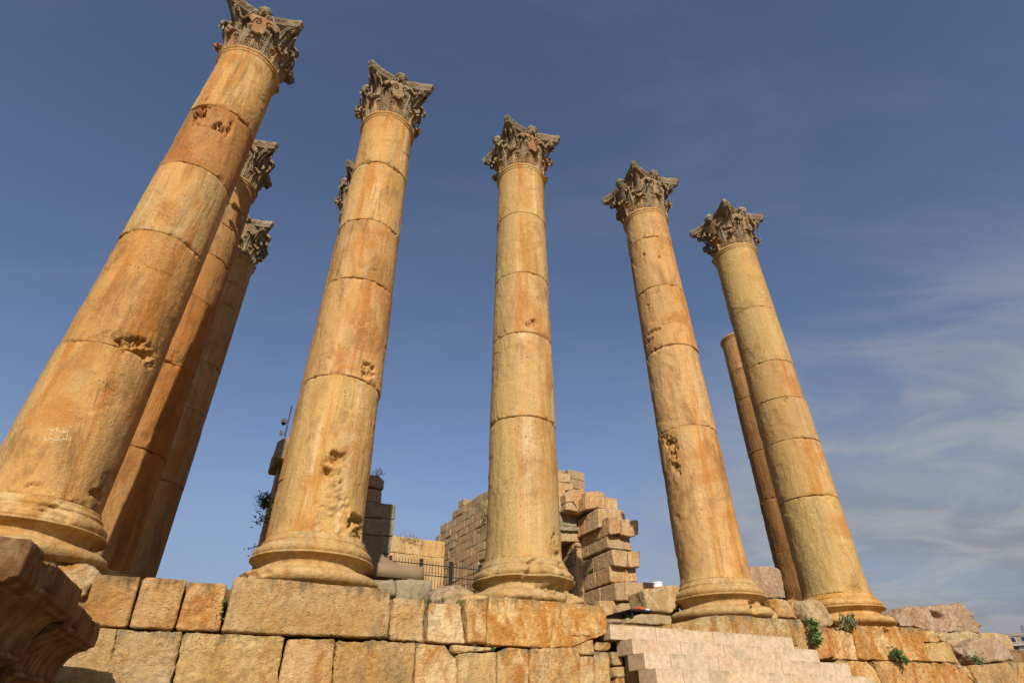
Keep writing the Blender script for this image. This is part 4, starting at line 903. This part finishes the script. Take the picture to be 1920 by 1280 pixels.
# ------------------------------------------------------------------ display board with trinkets, and a white tub
tb = thing('display_board', 'low black display board on short legs at the head of the steps', 'table', W(9.75, .55, FLOOR), RZ)
b = MB(); b.box(-.02, .47, 0, .95, .10, .135, None, .006); b.build('board', M_BLACK, tb)
for x in (.03, .42):
    for y in (.06, .88):
        b = MB(); b.box(x-.02, x+.02, y-.02, y+.02, -.02, .10); b.build('leg', M_BLACK, tb)
trk = [('red', (.45, .035, .025), .20, .08), ('orange', (.5, .10, .03), .30, .10), ('white', (.6, .62, .66), .41, .06)]
for i, (nm, c, x, r) in enumerate(trk):
    mt = plain(nm+' glazed trinket', c, .35, 0, .15, 20); b = MB()
    if nm == 'white': b.box(-.045, .045, -.03, .03, 0, .035, None, .006)
    else:
        b.tube([(-r*.7, 0, .018), (-r*.2, .01, .03), (r*.3, 0, .034), (r*.7, -.01, .02)], [.012, .026, .024, .010], 8); b.tube([(-r*.3, .03, .02), (r*.4, .05, .02)], .014, 6)
    o = b.build('trinket', mt, None, True); p = W(9.75+x, .47, FLOOR+.1365); o.location = p; o.rotation_euler = (0, 0, RZ)
    tag(o, {'red': 'small red trinket on the black display board, leftmost of three', 'orange': 'orange-red trinket in the middle of the black display board', 'white': 'small white and grey packet at the right end of the black display board'}[nm], 'trinket', 'trinkets on the display board')
tub = thing('plastic_tub', 'white plastic tub with a lid standing on stones left of the base above the steps', 'tub', W(11.86, -1.2, 4.36), RZ)
b = MB(); b.tube([(0, 0, 0), (0, 0, .15)], [.095, .11], 24); b.build('body', M_WHITE, tub, True)
b = MB(); b.tube([(0, 0, .15), (0, 0, .155), (0, 0, .185), (0, 0, .19)], [.112, .12, .12, .105], 24); b.build('lid', M_WHITE, tub, True)
o = slab('stone_block', ([(11.45, 3.4), (12.3, 3.4), (12.25, 4.34), (11.5, 4.36)], -.98, .5), M_PALE, None, .04, seed=300, amp=.02); tag(o, 'plain buff block behind the tooled upright block, carrying the white tub', 'stone block', 'loose stones on the temple platform')
# ------------------------------------------------------------------ carved cornice fragments in the left foreground
def _cove(o0, z0, o1, z1, n=9):          # concave quarter curve from the outer lip down to the inner fillet
    return [(o1+(o0-o1)*(1-math.sin(k/n*math.pi/2)), z0+(z1-z0)*(1-math.cos(k/n*math.pi/2))) for k in range(n+1)]
PROF = [(-.75, .02), (.0, .02), (.40, .0), (.42, -.02), (.42, -.205), (.375, -.215), (.37, -.235)]+_cove(.36, -.24, .20, -.455)+[(.20, -.49), (.225, -.495), (.225, -.525), (.17, -.53)]+_cove(.165, -.535, .03, -.725)+[(.03, -.755), (.06, -.765), (.075, -.795), (.06, -.83), (.0, -.845), (-.01, -.90), (.01, -.905), (.005, -1.30), (-.03, -1.32), (-.03, -1.75), (-.75, -1.75)]
def cornice(label, corner, az, length, ztop, seed, rough=False):
    V, Fc = [], []
    pl = [(o*SCF, z*SCF if z > -1.1 else z) for o, z in PROF]
    if rough: pl = [(max(o, .17*SCF) if -.3 > z > -1.6 and o > -.2 else o, z) for o, z in pl]
    V, Fc = prism(pl, 0.0, length)
    me = stone_mesh('cornice_fragment', V, Fc, .012, 0, amp=.006, freq=3.0, fine=.002, chip=.006, seed=seed)
    P = get_co(me); N = get_no(me)
    d = -.05*np.clip(fbm(P*np.array([2, 3.5, 4]), 4, seed+5, .6)-.1, 0, 1)*((P[:, 2] > -.20) & (P[:, 0] > .30))
    set_co(me, P+N*d[:, None])
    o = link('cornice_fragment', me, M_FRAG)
    o.location = (corner[0], corner[1], ztop); o.rotation_euler = (0, 0, -az)
    tag(o, label, 'cornice stone', 'carved cornice stones at the left corner'); return o
AZF = R(-22.2); udir = np.array([math.sin(AZF), math.cos(AZF)]); odir = np.array([udir[1], -udir[0]])
SCF = 1.17                                              # the stones lie close in front of the podium wall
cpt = np.array([-2.863, 3.496])*SCF-odir*.40*SCF
cornice('dark carved cornice stone nearest the camera in the lower left corner, its end face lit', cpt, AZF, 1.52*SCF, .972*SCF+EYE, 11)
cornice('dark carved cornice stone set lower behind the nearest one, touching the podium wall', cpt+udir*1.54*SCF-odir*.05, AZF, 1.35*SCF, .90*SCF+EYE, 17, True)
V, Fc = prism([(-.5, 0), (.02, 0), (.04, .12), (-.08, .24), (-.5, .26)], 0, .5)
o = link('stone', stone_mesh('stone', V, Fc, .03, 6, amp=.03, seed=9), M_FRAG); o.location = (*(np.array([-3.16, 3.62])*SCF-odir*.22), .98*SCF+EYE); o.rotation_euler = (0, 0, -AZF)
tag(o, 'dark rough stone lying on top of the nearest cornice stone, at the left edge', 'stone')
# the socle they lie on
V, Fc = prism([(-1.6, 0), (-.05, 0), (-.05, 1.02), (-1.6, 1.02)], 0, 3.6)
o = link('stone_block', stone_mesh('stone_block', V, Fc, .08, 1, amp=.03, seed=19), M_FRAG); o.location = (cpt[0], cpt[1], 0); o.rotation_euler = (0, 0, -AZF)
tag(o, 'dark squared block under the two carved cornice stones, below the picture', 'stone block')
# ------------------------------------------------------------------ weeds
def leafmat(name, c1, c2):
    m = NT(name); gi = m.n('ShaderNodeNewGeometry'); m.put(m.b.inputs['Base Color'], m.mix(gi.outputs['Random Per Island'], c1, c2)); m.b.inputs['Roughness'].default_value = .6
    m.b.inputs['Specular IOR Level'].default_value = .3
    return m.m
M_LEAF = leafmat('weed leaves', (.045, .10, .02), (.10, .19, .05)); M_DRY = leafmat('dry grass', (.30, .22, .10), (.42, .33, .18)); M_DARKL = leafmat('dark shrub leaves', (.025, .04, .014), (.06, .08, .03)); M_STEM = plain('plant stem', (.14, .12, .05), .8)
def weed(name, label, pts, n, size, mat, seed, spread, droop=.3, cat='plant', stems=True, group=None, lobed=True):
    """pts: blob centres (world) the leaf clump spreads over"""
    rg = random.Random(seed); base_p = Vector(pts[0]); root = thing(name, label, cat, base_p, 0, group); b = MB(); st = MB()
    out = Vector((DR[1], -DR[0], 0))
    for k in range(n):
        c = Vector(rg.choice(pts))-base_p
        p = c+Vector((rg.gauss(0, 1), rg.gauss(0, 1), rg.gauss(0, 1)))*spread+out*abs(rg.gauss(0, spread))
        d = (Vector((rg.uniform(-1, 1), rg.uniform(-1, 1), rg.uniform(-.4, 1)-droop))+out*.7).normalized()
        side = d.cross(Vector((rg.uniform(-1, 1), rg.uniform(-1, 1), rg.uniform(-1, 1)))).normalized(); nrm = side.cross(d)
        s = size*rg.uniform(.6, 1.2); w_ = s*(.32 if lobed else .10)
        V = [p, p+d*s*.3+side*w_, p+d*s*.45+side*w_*.55, p+d*s*.7+side*w_*.8+nrm*s*.05, p+d*s, p+d*s*.7-side*w_*.8+nrm*s*.05, p+d*s*.45-side*w_*.55, p+d*s*.3-side*w_]
        b.add(V, [(0, 1, 2, 6, 7), (2, 3, 4, 5, 6)])
        if stems and k % 3 == 0: st.tube([c*.3, (c+p)*.5+out*.01, p], .0028 if size < .12 else .005, 4)
    b.build('leaves', mat, root)
    if stems: st.build('stems', M_STEM, root)
    return root
wx = lambda x, y, z: (x, y, z)
WG = 'weeds rooted in the podium wall'
weed('weed', 'bushy green weed hanging beside the top step, above the orange block', [(6.02, 13.03, 3.36), (6.05, 13.04, 3.48), (6.02, 13.02, 3.25), (6.0, 13.0, 3.12)], 280, .075, M_LEAF, 1, .036, .5, group=WG)
weed('weed', 'green weed spreading from the joint under the right end plinth block', [(8.08, 13.95, 2.98), (8.02, 13.9, 3.02), (8.15, 13.95, 2.92), (8.22, 14.0, 2.87)], 260, .07, M_LEAF, 2, .034, .4, group=WG)
weed('grass_tuft', 'thin grey-green tuft at the foot of the right end column base', [(6.96, 13.62, 3.46), (7.05, 13.66, 3.55), (7.15, 13.7, 3.52)], 150, .17, leafmat('tuft leaves', (.10, .13, .06), (.22, .21, .11)), 3, .06, -.7, lobed=False, group=WG)
weed('weed', 'thin green weed filling the joint left of the long plinth block', [(-3.85, 8.33, 3.0), (-3.86, 8.335, 3.1), (-3.87, 8.34, 2.92)], 50, .035, M_LEAF, 4, .022, .2, group=WG, stems=False)
weed('weed', 'small green sprig at the lower right corner of the long plinth block', [(-1.79, 9.29, 2.81), (-1.9, 9.25, 2.80)], 26, .04, M_LEAF, 5, .02, -.2, group=WG, stems=False)
weed('weed', 'tiny green sprig right of the pale squared block near the middle base', [(-.85, 9.87, 3.33)], 24, .045, M_LEAF, 6, .022, -.2, group=WG, stems=False)
weed('weed', 'tiny green sprig left of the pale squared block under the grey block', [(-1.33, 9.59, 3.31)], 18, .04, M_LEAF, 7, .02, -.2, group=WG, stems=False)
weed('weed', 'speck of green low in the joint between the first two blocks at left', [(-4.8, 7.88, 2.86)], 12, .03, M_LEAF, 8, .015, 0, group=WG, stems=False)
weed('weed', 'little green sprout on the thin block below the middle plinth', [(-.6, 9.92, 2.72), (-.33, 10.05, 2.70)], 22, .04, M_LEAF, 9, .02, -.3, group=WG, stems=False)
weed('weed', 'green growth in the dark gap under the pink wedge near the right edge', [(10.8, 15.55, 3.0), (10.9, 15.6, 2.96)], 60, .08, M_LEAF, 10, .06, .2, group=WG)
weed('weed', 'small green sprig in the crack beside the shadowed niche', [(3.15, 25.4, 7.15)], 30, .10, M_LEAF, 14, .05, .2)
weed('shrub', 'dark bristly shrub growing out of the left wall edge', [(-7.12, 16.95, 7.25), (-7.3, 16.85, 7.35), (-7.42, 16.8, 7.42), (-7.35, 16.8, 7.2)], 300, .15, M_DARKL, 11, .085, -.1, group='shrubs on the left wall', lobed=False)
weed('shrub', 'thin straggling plant below the bristly shrub on the left wall edge', [(-7.2, 16.9, 6.85), (-7.32, 16.84, 6.95), (-7.36, 16.8, 6.75)], 90, .08, M_DARKL, 12, .09, .2, group='shrubs on the left wall')
weed('shrub', 'sparse dry twig plant lowest on the left wall edge', [(-7.3, 16.95, 6.15), (-7.42, 16.88, 6.0)], 30, .07, M_DRY, 13, .10, .2, group='shrubs on the left wall')
weed('dry_plant', 'dry grass on top of the rough stone above the grey pier', [(-4.83, 19.46, 9.22), (-4.72, 19.5, 9.2)], 26, .16, M_DRY, 15, .07, -.9, lobed=False)
weed('dry_plant', 'dry thistle stalks along the top of the sunlit end wall', [(-7.2, 37.9, 12.0), (-6.8, 38.1, 12.1), (-6.4, 38.2, 12.0), (-5.9, 38.4, 11.9)], 55, .26, M_DRY, 16, .13, -.9, lobed=False)
weed('dry_plant', 'faded tuft on the face of the long receding wall', [(-1.8, 35.6, 12.6)], 60, .30, M_DRY, 17, .15, .1, lobed=False)
# ------------------------------------------------------------------ the town on the hill, far right
M_HW = plain('plastered house wall', (.30, .25, .18), .9, 0, .12, .4); M_HW2 = plain('grey house wall', (.24, .215, .175), .9, 0, .12, .4); M_GLASS = plain('dark window glass', (.03, .035, .045), .15, 0, .2); M_FR = plain('white window frame', (.6, .6, .58), .6)
def house(label, x, y, w_, dpt, h, ang, mat, floors, nwin, tank=True, seed=0):
    z = float(ground_h(np.hypot(x, y)))-.5
    root = thing('house', label, 'house', (x, y, z), ang, 'houses of the town on the hill'); rg = random.Random(seed)
    b = MB(); b.box(-w_/2, w_/2, -dpt/2, dpt/2, 0, h, None, .05); b.build('walls', mat, root)
    b = MB(); b.box(-w_/2-.35, w_/2+.35, -dpt/2-.35, dpt/2+.35, h, h+.35); b.box(-w_/2, w_/2, -dpt/2, -dpt/2+.2, h+.35, h+1.0); b.box(-w_/2, -w_/2+.2, -dpt/2+.2, dpt/2, h+.35, h+1.0); b.build('roof', mat, root)
    for f_ in range(floors):
        for k in range(nwin):
            xx = -w_/2+w_*(k+.5)/nwin; zz = (f_+.35)*h/floors
            fr = link('window', None, None, root); b = MB(); b.box(xx-.85, xx+.85, -dpt/2-.08, -dpt/2-.002, zz-.1, zz+1.7); bpy.data.objects.remove(fr); fr = b.build('window', M_FR, root)
            b = MB(); b.box(xx-.75, xx+.75, -dpt/2-.11, -dpt/2-.083, zz, zz+1.6); b.build('pane', M_GLASS, fr)
        if f_ and floors > 2: b = MB(); b.box(-w_/2+1, w_/2-1, -dpt/2-1.3, -dpt/2-.12, f_*h/floors-.15, f_*h/floors+.05); b.build('balcony', M_FR, root)
    if tank: b = MB(); b.tube([(w_*.2, 0, h+.36), (w_*.2, 0, h+1.7)], .8, 12); b.build('water_tank', M_WHITE, root)
    return root
def facing(x, y): return math.atan2(y, x)-math.pi/2
house('pale apartment house with dark windows at the very right edge of the photo', 203, 256, 13.5, 11, 9.3, facing(203, 256), M_HW2, 3, 4, False, 1)
house('low tan house with a flat roof and white tank, seen over the taller buff block', 165, 224, 9, 8, 6.2, facing(165, 224), M_HW, 2, 3, True, 2)
for i, (x, y) in enumerate([(232, 240), (255, 232), (262, 300), (300, 260)]):
    house(['tan house on the hill slope right of the apartment house', 'grey house farther right along the town slope', 'tan house high on the hill behind the apartment house', 'grey house high on the hill at far right'][i], x, y, 12, 10, [6.4, 9, 6.2, 9.2][i], facing(x, y), [M_HW, M_HW2][i % 2], 2+(i % 2), 3, True, i+5)
def car(label, x, y, ang, col):
    z = float(ground_h(np.hypot(x, y)))+.45
    root = thing('parked_car', label, 'car', (x, y, z), ang)
    V, Fc = prism([(-2.2, .35), (2.2, .35), (2.25, .8), (1.9, 1.0), (1.2, 1.05), (.5, 1.55), (-1.6, 1.6), (-2.2, 1.05)], -.85, .85)
    mt = plain('car paint '+col[0], col[1], .25, 0, .02)
    o = link('body', mesh('body', V, Fc, False, mt), None, root); bv = o.modifiers.new('b', 'BEVEL'); bv.width = .08; bv.segments = 2
    b = MB(); b.box(-1.5, -.55, -.87, -.852, 1.06, 1.48); b.box(-.45, .45, -.87, -.852, 1.06, 1.46); b.build('window', M_GLASS, root)
    for sx in (-1.35, 1.35):
        for sy in (-.86, .68):
            b = MB(); b.tube([(sx, sy, .34), (sx, sy+.18, .34)], .34, 18); b.build('wheel', M_BLACK, root)
    return root
pc = np.array([193.0, 251.7]); 
car('white car parked in front of the apartment house at the right edge', pc[0]+1, pc[1], facing(*pc), ('white', (.7, .7, .7)))
b = MB(); b.box(-16, 30, -.25, .25, -2.0, .42); o = b.build('retaining_wall', M_HW); o.location = (187.5, 246, float(ground_h(np.hypot(187.5, 246)))+.2); o.rotation_euler = (0, 0, facing(187.5, 246)); tag(o, 'low tan retaining wall below the parked car at the right edge', 'wall')
def conifer(label, x, y, h, seed):
    z = float(ground_h(np.hypot(x, y)))-.3; root = thing('pine_tree', label, 'tree', (x, y, z)); rg = random.Random(seed)
    b = MB(); b.tube([(0, 0, 0), (.05, 0, h*.5), (0, .05, h*.97)], [.28, .18, .04], 8); b.build('trunk', M_STEM, root)
    b = MB()
    for k in range(420):
        q = rg.random()**.8; zz = h*(.22+.78*q); rr_ = (1-q)*h*.20+.15; a = rg.uniform(0, 6.283); r = rr_*math.sqrt(rg.random())
        p = Vector((r*math.cos(a), r*math.sin(a), zz)); d = Vector((math.cos(a), math.sin(a), rg.uniform(-.3, .5))).normalized(); sd_ = d.cross(Vector((0, 0, 1))).normalized(); L = rg.uniform(.5, 1.0)
        b.add([p, p+d*L*.5+sd_*.16, p+d*L, p+d*L*.5-sd_*.16], [(0, 1, 2, 3)])
    b.build('crown', M_DARKL, root)
conifer('dark pine tree rising behind the apartment house at the right edge', 229, 290, 14.5, 1)
conifer('dark pine tree on the slope beyond the right edge', 262, 262, 12, 2)
